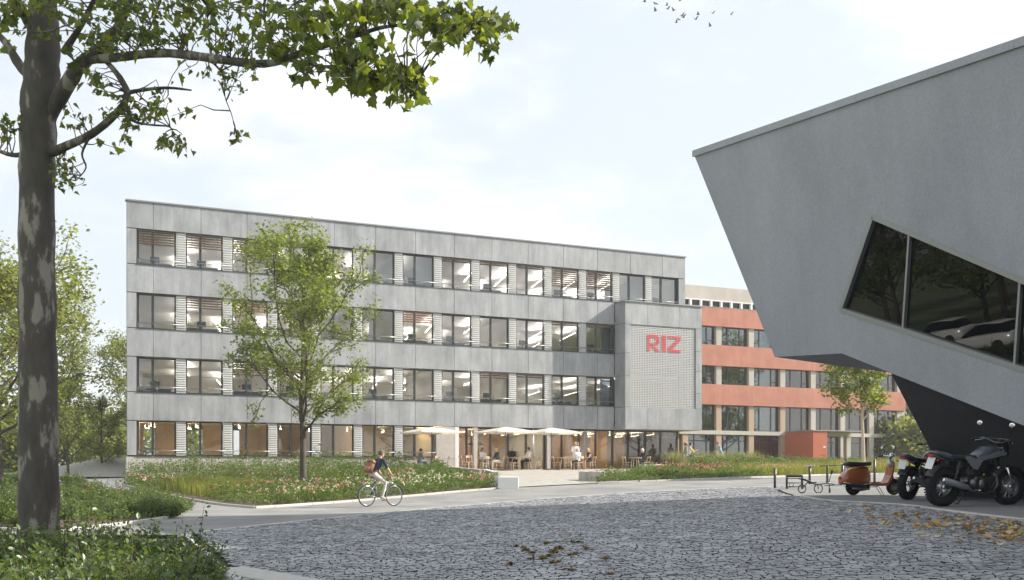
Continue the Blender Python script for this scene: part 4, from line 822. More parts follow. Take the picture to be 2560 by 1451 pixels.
pos = pA[back & ~isgr]; plant_mass('flower_shrubs', pos, (.55+.65*r.uniform(.3, 1, len(pos)))*np.where(tA[back & ~isgr] > .70, .30, np.where(tA[back & ~isgr] > .55, .6, 1)), .36, .10, 'leaf_bed', 'loose green shrubs along the office plinth', 'plants', 60, seed=2)
pos = pA[~back & ~isgr]; plant_mass('rose_ground_cover', pos, (.30+.22*r.uniform(0, 1, len(pos)))*np.where(tA[~back & ~isgr] > .70, .75, 1), .32, .085, 'leaf_bed', 'low rose ground cover at the lane edge of the office flower bed', 'plants', 62, seed=3)
pos = pA[(r.uniform(size=len(pA)) < .3) & back & (tA < .35)]; plant_mass('pale_perennials', pos, .8, .3, .09, 'leaf_pale', 'pale feathery perennials near the left corner of the office block', 'plants', 40, seed=4)
pg, _, tg = bedpos(bedA_lo, bedA_up, 6000, r); _v = None
q, v_, t_ = bedpos(bedA_lo, bedA_up, 9000, r); sel = (t_ > .20) & (t_ < .45) & (v_ < .30) & (v_ > .05); q = q[sel]
def grass_blades(name, q, h, lmat, label, seed, w=.012, bend=.35):
    r = np.random.default_rng(seed); n = len(q); z = gz(q[:, 0], q[:, 1]); az = r.uniform(0, 6.283, n); hh = h*r.uniform(.6, 1.2, n); ln = hh*bend*r.uniform(.2, 1.3, n)
    d = np.stack([np.cos(az), np.sin(az)], 1); s = np.stack([-np.sin(az), np.cos(az)], 1)*w
    def P_(off, zz, ww): return np.concatenate([q+d*off[:, None]+s*ww, (z+zz)[:, None]], 1)
    V = np.stack([P_(ln*0, hh*0, -1), P_(ln*0, hh*0, 1), P_(ln*.4, hh*.62, .9), P_(ln*.4, hh*.62, -.9), P_(ln, hh, .1), P_(ln, hh, -.1)], 1)
    Fc = np.array([[0, 1, 2, 3], [3, 2, 4, 5]])[None]+(np.arange(n)*6)[:, None, None]
    o = link_mesh(name, np_mesh(name, V, Fc.reshape(-1, 4), lmat)); tag(o, label, 'grass', None, 'stuff')
qq = np.repeat(q, 6, 0)+r.normal(0, .08, (len(q)*6, 2)); grass_blades('ornamental_grass', qq, .52, 'leaf_grass', 'patch of upright yellow-green grass in the flower bed', 5)
def sub(p, n, cond=None):
    p = p if cond is None else p[cond]; ctr = p[r.choice(len(p), 16, replace=False)]; d = np.linalg.norm(p[:, None]-ctr[None], axis=2).min(1)+r.exponential(.7, len(p)); return p[np.argsort(d)[:n]]
blossoms('red_blossoms', sub(pA, 110, ~isgr & (tA > .3)), .50, .05, 'petal_red', 'scattered red rose blossoms in the office flower bed', 6)
blossoms('white_blossoms', sub(pA, 420, ~isgr & (vA < .62)), .44, .045, 'petal_white', 'scattered white blossoms in the office flower bed', 7)
blossoms('pink_blossoms', sub(pA, 160, ~isgr & (vA < .7)), .46, .055, 'petal_pink', 'scattered pink blossoms in the office flower bed', 8)
pB, vB, tB = bedpos(bedB_lo, bedB_up, 1500, r)
gB = (tB > .42) & (vB < .5)
pos = pB[~gB]; plant_mass('mixed_perennials', pos, (.35+.32*r.uniform(0, 1, len(pos))+.25*vB[~gB])*np.where(tB[~gB] < .42, .5, .8), .34, .10, 'leaf_bed', 'mixed green perennials in the bed before the red building', 'plants', 56, seed=12)
pos = pB[(vB > .45) & (tB > .34) & (tB < .66)][:110]; plant_mass('tall_perennials', pos, .8, .45, .12, 'leaf_bed', 'taller leafy plants in the middle of the long bed', 'plants', 60, seed=13)
q, v_, t_ = bedpos(bedB_lo, bedB_up, 2600, r); q = q[(t_ > .42)]; qq = np.repeat(q, 8, 0)+r.normal(0, .14, (len(q)*8, 2)); grass_blades('meadow_grass', qq, .55, 'leaf_grass', 'meadow-like yellow-green grass at the far end of the long bed', 14)
for i, (px, Y) in enumerate([(1760, 66), (1810, 68), (1850, 70), (1880, 69), (1690, 64)]):
    c = U(px, 1182, Y); az = r.uniform(0, 6.283, 420); q = np.array([[c.x, c.y]])+r.normal(0, .28, (420, 2)); grass_blades('feather_grass', q, 1.1, 'leaf_pale', 'tall feathery grass clump in the long bed', 15+i, w=.014, bend=.6)
blossoms('coral_blossoms', sub(pB, 110), .50, .05, 'petal_red', 'scattered red blossoms in the long bed', 16); blossoms('pale_blossoms', sub(pB, 420), .48, .05, 'petal_pink', 'scattered pale pink blossoms in the long bed', 17)
# ------------------------------------------------------------------ shrubs as individuals: three variants
def shrub_variant(seed, H, R, n, leaf, nst, lmat):
    r = np.random.default_rng(seed); st = MB(); T = []; Rr = []
    for i in range(nst):
        az = r.uniform(0, 6.283); rad = R*math.sqrt(r.uniform(.02, 1)); h = H*r.uniform(.40, 1.1)*(1.35 if i % 9 == 0 else 1)*(1-.35*(rad/R)**2); b_ = Vector((math.cos(az)*rad*.45, math.sin(az)*rad*.45, -.04)); e_ = Vector((math.cos(az)*rad*1.05, math.sin(az)*rad*1.05, h))
        m_ = b_.lerp(e_, .5)+Vector((r.normal(0, .04), r.normal(0, .04), .05)); st.tube([b_, m_, e_], [.007, .005, .002], 4, cap=False)
        for j in range(n):
            u = .18+.84*(j+r.uniform(0, 1))/n; p = (b_.lerp(m_, u*2) if u < .5 else m_.lerp(e_, u*2-1)); T.append(tuple(p+Vector(r.normal(0, .028+.02*(1-u), 3))))
    T = np.array(T); V, Fc = inst(*LEAF6, rots(len(T), leaf*r.uniform(.55, 1.25, len(T)), .5, r), T); return st.mesh('stems', 'bark', False), np_mesh('foliage', V, Fc, lmat)
SV = [shrub_variant(60+i, .74, .62, 34, .047, 110, 'leaf_shrub') for i in range(3)]
SW = [shrub_variant(70+i, .62, .62, 22, .075, 80, 'leaf_bed') for i in range(2)]
def shrub(x, y, sc, i, label, group, var):
    o = empty('shrub', (x, y, gzs(x, y)-.02), i*1.9, label, 'shrub', group); o.scale = (sc, sc, sc*(1+.12*((i*7) % 5-2)/2)); link_mesh('stems', var[0], o); f_ = link_mesh('foliage', var[1], o); f_['kind'] = 'stuff'
rs = np.random.default_rng(17); k = 0
for (px, py, Y) in [(40, 1400, 9.5), (150, 1400, 9.6), (260, 1405, 9.5), (360, 1410, 9.6), (-20, 1330, 11.5), (60, 1350, 11.6), (160, 1370, 11.4), (260, 1380, 11.3), (350, 1390, 11.2), (430, 1390, 11.3), (0, 1440, 8.2), (110, 1440, 8.2), (210, 1440, 8.2), (300, 1440, 8.3), (370, 1440, 8.6), (420, 1440, 9.0), (20, 1440, 7.2), (130, 1440, 7.2), (240, 1440, 7.3), (300, 1440, 7.6), (30, 1310, 13.6), (170, 1330, 13.2)]:
    x = (px-HX)/F*Y; shrub(x+rs.normal(0, .08), Y, (.95 if Y < 13 else .8), k, 'bushy green shrub with upright shoots at the foot of the plane tree', 'shrubs around the plane tree foot', SV[k % 3]); k += 1
q, v_, t_ = bedpos(bedL_lo, bedL_up, 130, rs)
for i in range(len(q)): shrub(q[i, 0], q[i, 1], rs.uniform(.62, .95), k, 'leafy shrub in the rounded bed beside the curving path', 'shrubs in the path bed', SW[k % 2] if rs.uniform() < .6 else SV[k % 3]); k += 1
for i in range(16):
    px = rs.uniform(-40, 200); Y = rs.uniform(38, 55); x = (px-HX)/F*Y; shrub(x, Y, rs.uniform(.7, 1.1), k, 'wild shrub on the grass behind the path bed', 'wild shrubs on the grass', SW[k % 2]); k += 1
blossoms('path_blossoms', np.stack([rs.uniform(-15.5, -12.2, 26), rs.uniform(36.0, 38.5, 26)], 1), .40, .05, 'petal_red', 'red blossoms in the far corner of the path bed', 40)
q, v_, t_ = bedpos(bedL_lo, bedL_up, 420, rs); plant_mass('low_ground_cover', q, .22, .3, .07, 'leaf_bed', 'low green ground cover between the shrubs of the path bed', 'plants', 44, seed=41)
# gravel mound by the corner
mp_ = U(275, 1196, 62); gm = MB(); rg = 4.2; vs = []
for i in range(9):
    for j in range(24): rr2 = rg*i/8; a = j/24*6.283; vs.append((rr2*math.cos(a)*1.2, rr2*math.sin(a), 1.0*(1-(i/8)**1.6)*(1+.12*math.sin(3*a))-.1))
gm.add(vs, [[i*24+j, i*24+(j+1) % 24, (i+1)*24+(j+1) % 24, (i+1)*24+j] for i in range(8) for j in range(24)], smooth=True); o = gm.build('gravel_mound', 'gravel'); o.location = (mp_.x, mp_.y, gzs(mp_.x, mp_.y)); tag(o, 'pale gravel mound by the left corner of the office block', 'mound', kind='structure')
# fallen leaves
fm = [np_mesh('fallen_leaf', [(x, y, .25*abs(y)+.12*math.sin(x*5+i)) for (x, y, z) in LOBV], LOBT, m) for i, m in enumerate(('leaf_fallen', 'leaf_fallen', 'leaf_fallen_y'))]
rf_ = np.random.default_rng(23); n = 0
while n < 190:
    px = 2080+480*rf_.beta(1.3, .9); py = rf_.uniform(1264, 1375)
    if py < 1258+(px-2080)*.085+rf_.uniform(0, 14) or py > 1280+(px-2080)*.17+rf_.exponential(14): continue
    p = G(px, py); o = link_mesh('fallen_leaf', fm[int(rf_.integers(0, 9)) // 4 if rf_.uniform() < .9 else 0]); s_ = rf_.uniform(.07, .125); o.location = p+Vector((0, 0, .024)); o.scale = (s_,)*3; o.rotation_euler = (rf_.normal(0, .25), rf_.normal(0, .25), rf_.uniform(0, 6.3)); tag(o, 'dry fallen leaf on the cobbles near the motorcycles', 'leaf', 'fallen leaves by the motorcycles'); n += 1
for i in range(26):
    px, py = 1390+rf_.normal(0, 75), 1385+rf_.normal(0, 22); p = G(px, py); T = rf_.normal(0, 1, (26, 3))*np.array([.028, .022, .003])+np.array([0, 0, .022]); V, Fc = inst(*LEAF6, rots(26, .045, 1.6, rf_), T)
    o = link_mesh('moss_tuft', np_mesh('moss_tuft', V, Fc, 'moss')); o.location = p; o.rotation_euler = (0, 0, i); tag(o, 'brownish moss tuft growing between the cobbles', 'moss', 'moss tufts in the cobbles')
# ------------------------------------------------------------------ terrace
ter_lo = gp([(1236, 1223), (1300, 1218), (1400, 1213), (1500, 1208)])
ter_up = [fac(17.8, -.05), fac(24, -.0), fac(30, -.0), fac(36.2, -.0)]
ter = tag(sheet('terrace', ter_lo, ter_up, 60, 40, 'terrpave', .014), 'pale paved cafe terrace between the flower beds', 'terrace')
ter2 = tag(sheet('terrace', [G(1500, 1199), G(1570, 1188), Vector((7.5, 62, 0)), Vector((11, 68, 0))], [fac(26, -1.0), fac(30, -.6), fac(34, -.4), fac(36.3, -.2)], 40, 20, 'terrpave', .010), 'pale paving in front of the projecting sign box', 'terrace')
ter3 = tag(sheet('terrace', [G(1232, 1197), G(1120, 1182)]+[fac(17.6, -1.2)], [fac(24, -2.5), fac(21, -1.2), fac(18.6, -.3)], 30, 20, 'terrpave', .012), 'pale paving behind the low white wall', 'terrace')
# paving cubes of the terrace surface: rows of small setts too small to tell apart singly
def block(name, c, d, rz, m, label, cat, group=None, bev=.02):
    o = empty(name, c, rz, label, cat, group) if False else None
    ob = MB().box((0, 0, d[2]/2-.05), (d[0], d[1], d[2]+.1), bev=bev).build(name, m); ob.location = c; ob.rotation_euler = (0, 0, rz); return tag(ob, label, cat, group)
p = G(1266, 1221); block('stone_block', p+Vector((0, .5, 0)), (.85, 1.25, .47), ANG*.3, 'white', 'pale cubic concrete seat block at the end of the rose bed', 'seat block')
p = G(1466, 1202); block('stone_block', p+Vector((0, .4, 0)), (.42, 1.0, .42), .2, 'rawconc', 'smaller grey block left of its twin by the terrace gap', 'seat block')
p = G(1492, 1204); block('stone_block', p+Vector((0, .35, 0)), (.5, 1.1, .45), .2, 'rawconc', 'grey block touching the left end of the long bed', 'seat block')
def wallrun(name, pts, w, h, m, label):
    o = None; mb = MB(); P = pts
    for a, b in zip(P[:-1], P[1:]):
        c = (a+b)/2; d = b-a; mb.box(c+Vector((0, 0, h/2-.1)), (d.length+.02, w, h+.2), Matrix.Rotation(math.atan2(d.y, d.x), 3, 'Z')@Matrix.Rotation(-math.atan2(d.z, d.xy.length), 3, 'Y'))
    base_ = P[0]; ob = mb.build(name, m); return tag(ob, label, 'wall')
wallrun('low_wall', [G(1238, 1202), G(1212, 1194)], .3, .42, 'kerb', 'short pale wall end beside the seat block')
wallrun('low_wall', [G(1207, 1192), G(1130, 1183)], .25, .35, 'kerb', 'long low pale wall edging the terrace behind the roses')
wallrun('low_wall', [Vector((7.4, 61.5, gzs(7.4, 61.5))), Vector((10.8, 66.5, gzs(10.8, 66.5)))], .35, .42, 'rawconc', 'low dark concrete wall in front of the sign box')

# ------------------------------------------------------------------ furniture
def chair_parts():
    s = MB().box((0, 0, .45), (.43, .43, .03), bev=.012).mesh('seat', 'wood')
    legs = []
    for (x, y) in ((.18, .18), (.18, -.18)): legs.append(MB().tube([(x+.03, y*1.12, 0), (x, y, .44)], [.017, .021], 7).mesh('leg', 'wood'))
    for y in (.18, -.18): legs.append(MB().tube([(-.24, y*1.1, 0), (-.19, y, .44), (-.22, y, .62), (-.27, y, .84)], [.017, .02, .019, .016], 7).mesh('leg', 'wood'))
    b = MB(); n = 7
    for i in range(n):
        t0, t1 = -1+2*i/n, -1+2*(i+1)/n; f = lambda t: -.27-.03*(1-t*t)
        for (za, zb2) in ((.70, .84),): b.add([(f(t0), .2*t0, za), (f(t1), .2*t1, za), (f(t1)-.01, .2*t1, zb2), (f(t0)-.01, .2*t0, zb2), (f(t0)+.018, .2*t0, za), (f(t1)+.018, .2*t1, za), (f(t1)+.008, .2*t1, zb2), (f(t0)+.008, .2*t0, zb2)], [[0, 3, 2, 1], [4, 5, 6, 7], [0, 1, 5, 4], [3, 7, 6, 2]])
    b.add([(f(-1), -.2, .70), (f(-1)-.01, -.2, .84), (f(-1)+.008, -.2, .84), (f(-1)+.018, -.2, .70)], [[0, 1, 2, 3]]); b.add([(f(1), .2, .70), (f(1)-.01, .2, .84), (f(1)+.008, .2, .84), (f(1)+.018, .2, .70)], [[0, 1, 2, 3]])
    st = MB(); st.tube([(-.2, .17, .28), (.19, .17, .28)], .011, 6); st.tube([(-.2, -.17, .28), (.19, -.17, .28)], .011, 6); st.tube([(0, .17, .28), (0, -.17, .28)], .011, 6)
    return s, legs, b.mesh('backrest', 'wood'), st.mesh('stretcher', 'wood')
CH = chair_parts()
def tpos(px, dep): return fac(s_of(px, dep), dep)     # point on the terrace at pixel column px, dep metres from the facade plane
def onter(px, dep): p = tpos(px, dep); p.z = gzs(p.x, p.y)+.014; return p
def chair(px, dep, face, label):
    o = empty('cafe_chair', onter(px, dep), math.radians(face), label, 'chair', 'wooden chairs on the cafe terrace'); link_mesh('seat', CH[0], o)
    for l_ in CH[1]: link_mesh('leg', l_, o)
    link_mesh('backrest', CH[2], o); link_mesh('stretcher', CH[3], o); return o
def table(px, dep, label, R=.42, sq=False):
    o = empty('cafe_table', onter(px, dep), ANG, label, 'table', 'cafe tables on the terrace')
    if sq:
        MB().box((0, 0, .735), (1.5, .8, .03), bev=.01).build('table_top', 'wood', o)
        for (x, y) in ((.6, .3), (-.6, .3), (.6, -.3), (-.6, -.3)): MB().tube([(x*1.1, y*1.1, 0), (x*.9, y*.9, .72)], .024, 8).build('leg', 'wood', o)
    else:
        MB().tube([(0, 0, .72), (0, 0, .75)], R, 28, smooth=False).build('table_top', 'wood', o)
        for i in range(4): a = i*1.571+.6; MB().tube([(.32*math.cos(a), .32*math.sin(a), 0), (.2*math.cos(a), .2*math.sin(a), .72)], .02, 7).build('leg', 'wood', o)
    return o
def parasol(px, dep, label):
    o = empty('parasol', onter(px, dep), ANG+.1, label, 'parasol', 'cream parasols on the cafe terrace')
    MB().box((0, 0, .03), (.75, .75, .06), bev=.01).build('base_plate', 'steel', o); MB().tube([(0, 0, .03), (0, 0, 2.5)], .032, 10).build('pole', 'steel', o)
    c = MB(); a = 1.36; ring = [(a, a), (0, a), (-a, a), (-a, 0), (-a, -a), (0, -a), (a, -a), (a, 0)]; vs = [(0, 0, 2.56)]
    for u in (.33, .67, 1.0): vs += [(x*u, y*u, 2.56-.30*u**1.25-(.035 if (x == 0 or y == 0) and u > .5 else 0)) for x, y in ring]
    vs += [(x*1.0, y*1.0, 2.20-(.03 if x == 0 or y == 0 else 0)) for x, y in ring]
    fs = [[0, 1+i, 1+(i+1) % 8] for i in range(8)]
    for k in range(3): fs += [[1+k*8+i, 9+k*8+i, 9+k*8+(i+1) % 8, 1+k*8+(i+1) % 8] for i in range(8)]
    c.add(vs, fs); cb_ = c.build('canopy', 'canvas', o); m_ = cb_.modifiers.new('t', 'SOLIDIFY'); m_.thickness = .006
    for i in range(8):
        x, y = ring[i]; MB().tube([(x*.99, y*.99, 2.245-(.03 if x == 0 or y == 0 else 0)), (x*.02, y*.02, 2.53)], .010, 5).build('rib', 'steel', o); MB().tube([(x*.42, y*.42, 2.42), (x*.02, y*.02, 1.98)], .010, 5).build('strut', 'steel', o)
    return o
# canvas that lets light through
m = M['canvas']; t = m.node_tree; bs = t.nodes['Principled BSDF']; tr_ = N(t, 'ShaderNodeBsdfTranslucent'); tr_.inputs[0].default_value = (.9, .86, .78, 1); mx_ = N(t, 'ShaderNodeMixShader'); mx_.inputs[0].default_value = .5
t.links.new(bs.outputs[0], mx_.inputs[1]); t.links.new(tr_.outputs[0], mx_.inputs[2]); t.links.new(mx_.outputs[0], t.nodes['Material Output'].inputs[0])
parasol(1079, -2.6, 'cream parasol by the concrete wall, over the man sitting alone'); parasol(1264, -3.6, 'cream parasol over the table of the bald man in the suit'); parasol(1379, -2.8, 'cream parasol over the empty chair beside the two women')
DEG = math.degrees(ANG)
table(1086, -2.3, 'round table of the man sitting alone'); table(1212, -3.3, 'round table of the woman in the white blouse'); table(1297, -3.0, 'table between the bald man and the man in the white shirt', sq=True); table(1418, -2.9, 'long table of the two women in white', sq=True); table(1588, -3.2, 'round table of the white-haired person')
for a in [(1046, -2.2, DEG, 'chair under the man sitting alone'), (1099, -1.7, DEG-90, 'empty chair behind the round table of the man sitting alone'), (1111, -2.4, DEG+160, 'empty chair turned sideways by the pale jamb'), (1160, -1.0, DEG, 'chair close to the glass beside the pale jamb'), (1176, -.9, DEG-90, 'chair at the glass behind the pale jamb chair'),
          (1205, -2.5, DEG-90, 'chair under the woman in the white blouse'), (1211, -4.2, DEG+90, 'empty chair with its back to the lane by the white blouse table'), (1247, -3.6, DEG+170, 'chair under the man in the dark sweater'), (1279, -2.2, DEG-90, 'chair under the bald man in the suit'), (1289, -4.2, DEG+170, 'empty chair in front of the bald man in the suit'), (1324, -3.0, DEG+180, 'chair under the man in the white shirt'),
          (1343, -1.1, DEG+180, 'chair at the glass beside the man in the white shirt'), (1389, -2.9, DEG, 'empty chair beside the third parasol pole'), (1420, -3.9, DEG+60, 'empty chair turned towards the table of the two women'), (1446, -4.0, DEG+100, 'chair under the woman in white with her back to the lane'), (1478, -2.2, DEG+180, 'chair under the woman in the black dress'), (1568, -2.8, DEG, 'empty pale chair facing the white-haired person'), (1614, -2.8, DEG+180, 'chair under the white-haired person'), (1432, -2.0, DEG-90, 'chair behind the table of the two women')]: chair(*a)

# ------------------------------------------------------------------ people
def remesh(mb, vox):
    me = mb.mesh('tmp', 'skin'); o = bpy.data.objects.new('tmp', me); C.objects.link(o); m_ = o.modifiers.new('r', 'REMESH'); m_.mode = 'VOXEL'; m_.voxel_size = vox
    s_ = o.modifiers.new('s', 'SMOOTH'); s_.iterations = 3; s_.factor = .5
    dg = bpy.context.evaluated_depsgraph_get(); out = bpy.data.meshes.new_from_object(o.evaluated_get(dg)); bpy.data.objects.remove(o); return out
def person(name_label, loc_, rz, pose, top, legs, shoes, hair, hairm, vox=.022, sleeves=True, group='people on the cafe terrace', skirt=False, sc=1.0, short=False):
    """pose: dict of joints, facing +x, left +y"""
    J = {k: Vector(v) for k, v in pose.items()}; mb = MB(); seg = []
    def lim(a, b, ra, rb, tagm, n=10):
        A, B = (J[a] if isinstance(a, str) else a), (J[b] if isinstance(b, str) else b); mb.tube([A, A.lerp(B, .35), B], [ra, ra*.55+rb*.45+.006, rb], n); mb.ball(A, ra, 10, 6); mb.ball(B, rb, 10, 6); seg.append((A, B, tagm))
    hip, ch, nk = J['hip'], J['chest'], J['neck']; ax = (nk-hip).normalized(); lat = (J['shl']-J['shr']).normalized()
    mb.tube([hip-ax*.10, hip, hip.lerp(ch, .45), ch, ch.lerp(nk, .55), nk], [(.13, .10), (.165, .125), (.145, .105), (.175, .125), (.16, .10), (.06, .06)], 16, hint=lat)
    seg.append((hip-ax*.06, hip+ax*.02, 1)); seg.append((hip+ax*.10, nk-ax*.05, 0))
    hd = J['head']; mb.tube([nk-ax*.03, nk.lerp(hd, .6)], [.056, .052], 10); seg.append((nk+ax*.02, hd, 2))
    f = (J['look'] if 'look' in J else Vector((1, 0, 0))).normalized(); s = Vector((0, 0, 1)).cross(f).normalized(); u = f.cross(s); R = Matrix((f, s, u)).transposed()
    mb.ball(hd+f*.005, (.098, .077, .118), 16, 12, rot=R); mb.ball(hd+f*.022-u*.065, (.070, .058, .062), 12, 8, rot=R); mb.tube([hd+f*.085+u*.015, hd+f*.112-u*.022, hd+f*.09-u*.03], [.012, .017, .010], 6)
    for q in (1, -1): mb.ball(hd+s*q*.078-f*.005-u*.01, (.022, .012, .032), 8, 6, rot=R); mb.ball(hd+f*.078+s*q*.032+u*.002, (.012, .02, .008), 6, 4, rot=R)
    mb.tube([hd+f*.084+s*.024-u*.062, hd+f*.094-u*.060, hd+f*.084-s*.024-u*.062], [.006, .010, .006], 6)
    for S in ('l', 'r'):
        lim(ch.lerp(nk, .5), 'sh'+S, .075, .072, 0); lim('sh'+S, 'el'+S, .062, .046, 0 if sleeves else 2); lim('el'+S, 'wr'+S, .044, .030, (0 if sleeves and not short else 2))
        w_ = J['wr'+S]; d = (w_-J['el'+S]).normalized(); sd_ = d.cross(Vector((0, 0, 1))); sd_ = sd_.normalized() if sd_.length > .05 else Vector((0, 1, 0)); nn = sd_.cross(d)
        mb.tube([w_, w_+d*.05, w_+d*.095], [(.030, .018), (.042, .018), (.040, .014)], 10, hint=sd_); seg.append((w_+d*.03, w_+d*.18, 2))
        for i, (o_, L_) in enumerate(((-.030, .060), (-.010, .075), (.011, .070), (.031, .055))):
            b_ = w_+d*.088+sd_*o_; mb.tube([b_, b_+d*L_*.5-nn*.008, b_+d*L_*.8-nn*.034], [.0095, .009, .007], 6)
        q = 1 if S == 'l' else -1; b_ = w_+d*.03+sd_*.03*q; mb.tube([b_, b_+d*.035+sd_*q*.022-nn*.01, b_+d*.065+sd_*q*.022-nn*.025], [.013, .011, .008], 6)
        lim(hip+lat*(.085 if S == 'l' else -.085)-ax*.02, 'kn'+S, .092, .060, 1, 12); lim('kn'+S, 'an'+S, .058, .038, 1 if not skirt else 2)
        a_, t_ = J['an'+S], J['to'+S]; mb.tube([a_-(t_-a_).normalized()*.05, a_+Vector((0, 0, -.01)), a_.lerp(t_, .55), t_], [(.034, .034), (.046, .040), (.046, .030), (.030, .018)], 10); seg.append((a_+(t_-a_)*.1, t_, 3))
    me = remesh(mb, vox); mats = [top, legs, 'skin', shoes]
    for m_ in mats: me.materials.append(M[m_])
    me.materials.pop(index=0) if len(me.materials) == 5 else None
    SA = np.array([tuple(a) for a, b, c in seg]); SB = np.array([tuple(b) for a, b, c in seg]); ST = np.array([c for a, b, c in seg])
    n = len(me.polygons); cen = np.empty(n*3); me.polygons.foreach_get('center', cen); cen = cen.reshape(-1, 3)
    ab = SB-SA; tt = np.clip(((cen[:, None]-SA)*ab).sum(-1)/np.maximum((ab*ab).sum(-1), 1e-6), 0, 1); dd = np.linalg.norm(cen[:, None]-(SA+ab*tt[..., None]), axis=2)
    wgt = np.where(ST == 0, .72, 1.0)*np.where((ST == 2), .9, 1); mi = ST[np.argmin(dd*wgt, axis=1)]
    me.polygons.foreach_set('material_index', mi.astype(np.int32)); me.polygons.foreach_set('use_smooth', np.ones(n, bool)); me.update()
    body = link_mesh('person', me); body.location = loc_; body.rotation_euler = (0, 0, rz); body.scale = (sc,)*3; tag(body, name_label, 'person', group)
    if hair:
        hb = MB(); k = {'short': (.35, .0), 'long': (.75, .10), 'bun': (.5, 0), 'pony': (.5, 0)}[hair]
        nn_, mm_ = 18, 9; vs = []
        for i in range(mm_+1):
            th = (math.pi*.62)*i/mm_
            for j in range(nn_):
                ph = 2*math.pi*j/nn_; fr = max(0, math.cos(ph)); tq = th*(1-.38*fr)*(1.12 if hair == 'long' and fr < .2 else 1)
                rg_ = 1.06+.03*math.sin(ph*5+i); vs.append(hd+f*(.005-.006)+R@Vector((.098*rg_*math.sin(tq)*math.cos(ph), .080*rg_*math.sin(tq)*math.sin(ph), .122*rg_*math.cos(tq))))
        hb.add(vs, [[i*nn_+j, (i+1)*nn_+j, (i+1)*nn_+(j+1) % nn_, i*nn_+(j+1) % nn_] for i in range(mm_) for j in range(nn_)], smooth=True)
        if hair == 'long': hb.tube([hd-f*.05+u*.02, hd-f*.085-u*.10, hd-f*.08-u*.22], [(.075, .05), (.08, .045), (.05, .025)], 10, hint=s)
        if hair == 'bun': hb.ball(hd-f*.10+u*.05, .045, 10, 8)
        if hair == 'pony': hb.tube([hd-f*.09+u*.05, hd-f*.14-u*.02, hd-f*.12-u*.16], [.028, .03, .012], 8)
        hb.build('hair', hairm, body)
    return body
def seated(lean=0, arms=.0, knee=.0):
    d = dict(hip=(0, 0, .56), chest=(.02+lean, 0, .86), neck=(.03+lean*1.5, 0, 1.07), head=(.06+lean*1.7, 0, 1.21))
    for S, q in (('l', 1), ('r', -1)):
        d['sh'+S] = (.02+lean*1.35, q*.175, 1.0); d['el'+S] = (.10+lean+arms*.3, q*.23, .74); d['wr'+S] = (.32+lean+arms*.3, q*.13, .68+arms*.3); d['kn'+S] = (.42, q*.11, .52+knee); d['an'+S] = (.40+q*.04, q*.11, .09); d['to'+S] = (.55+q*.04, q*.13, .035)
    return d
def standing(lean=0, step=.0, arms=0):
    d = dict(hip=(0, 0, .92), chest=(.01+lean, 0, 1.22), neck=(.02+lean*1.6, 0, 1.45), head=(.05+lean*1.9, 0, 1.60))
    for S, q in (('l', 1), ('r', -1)):
        d['sh'+S] = (.01+lean*1.5, q*.18, 1.38); d['el'+S] = (.02+lean+arms*.12, q*.24, 1.10); d['wr'+S] = (.10+lean+arms*.3, q*.20, .87+arms*.25); d['kn'+S] = (.03+q*step*.5, q*.10, .50); d['an'+S] = (-.02+q*step, q*.10, .09); d['to'+S] = (.14+q*step, q*.12, .035)
    return d
def sit(px, dep, face, *a, pose=None, **k): return person(a[0], onter(px, dep), math.radians(face), pose or seated(), *a[1:], **k)
sit(1048, -2.2, DEG, 'man in a dark jacket sitting alone at the round table by the concrete wall', 'clgrey', 'denim', 'dkshoe', 'short', 'haird', pose=seated(.03, .2))
sit(1205, -2.45, DEG-70, 'red-haired woman in a white blouse sitting under the parasol', 'clwhite', 'clgrey', 'dkshoe', 'pony', 'hairr', pose=seated(.0, .2), short=True)
sit(1246, -3.6, DEG+178, 'man in a dark sweater and light grey trousers sitting with his back turned', 'cldark', 'khaki', 'dkshoe', 'short', 'hairb', pose=seated(.05, .1))
sit(1279, -2.15, DEG-88, 'bald man in a black suit with white shirt sitting upright', 'clblack', 'clblack', 'dkshoe', None, None, pose=seated(0, -.05), sc=1.06)
sit(1322, -3.0, DEG+180, 'man in a white shirt and dark trousers leaning back on his chair', 'clwhite', 'clblack', 'dkshoe', 'short', 'haird', pose=seated(-.02, .2), sc=1.03)
sit(1445, -3.95, DEG+92, 'blonde woman in a white top sitting with her back to the lane', 'clwhite', 'clblack', 'dkshoe', 'bun', 'hairb', pose=seated(.02, .2))
sit(1476, -2.2, DEG+178, 'blonde woman in a black sleeveless dress sitting sideways at the table', 'clblack', 'clblack', 'dkshoe', 'long', 'hairb', pose=seated(.06, .2), sleeves=False, skirt=True)
sit(1612, -2.8, DEG+176, 'white-haired person in a dark cardigan sitting at the round table', 'clblack', 'clblack', 'dkshoe', 'short', 'hairw', pose=seated(.06, .2))
sit(1437, -1.6, DEG-100, 'blonde woman in a pale dress standing behind the table', 'clwhite', 'clwhite', 'dkshoe', 'long', 'hairb', pose=standing(.03, .03, .6), skirt=True, short=True)
sit(1443, -.75, DEG-90, 'person in a blue top standing close to the glass', 'denim', 'clgrey', 'dkshoe', 'short', 'hairr', pose=standing(0, .03, .2))
def stand(px, Y, face, *a, **k):
    x = (px-HX)/F*Y; return person(a[0], (x, Y, gzs(x, Y)+.01), math.radians(face), *a[1:], **k)
stand(1716, 71.5, 180, 'dark-haired woman in a grey-green jacket standing by the low wall', standing(.02, .05, .5), 'clgreen', 'khaki', 'dkshoe', 'pony', 'haird', group='people beside the long bed')
stand(1722, 72.6, 5, 'dark-haired companion in a white top reaching towards a friend', standing(.04, .05, 1.4), 'clwhite', 'denim', 'dkshoe', 'short', 'haird', group='people beside the long bed', short=True)
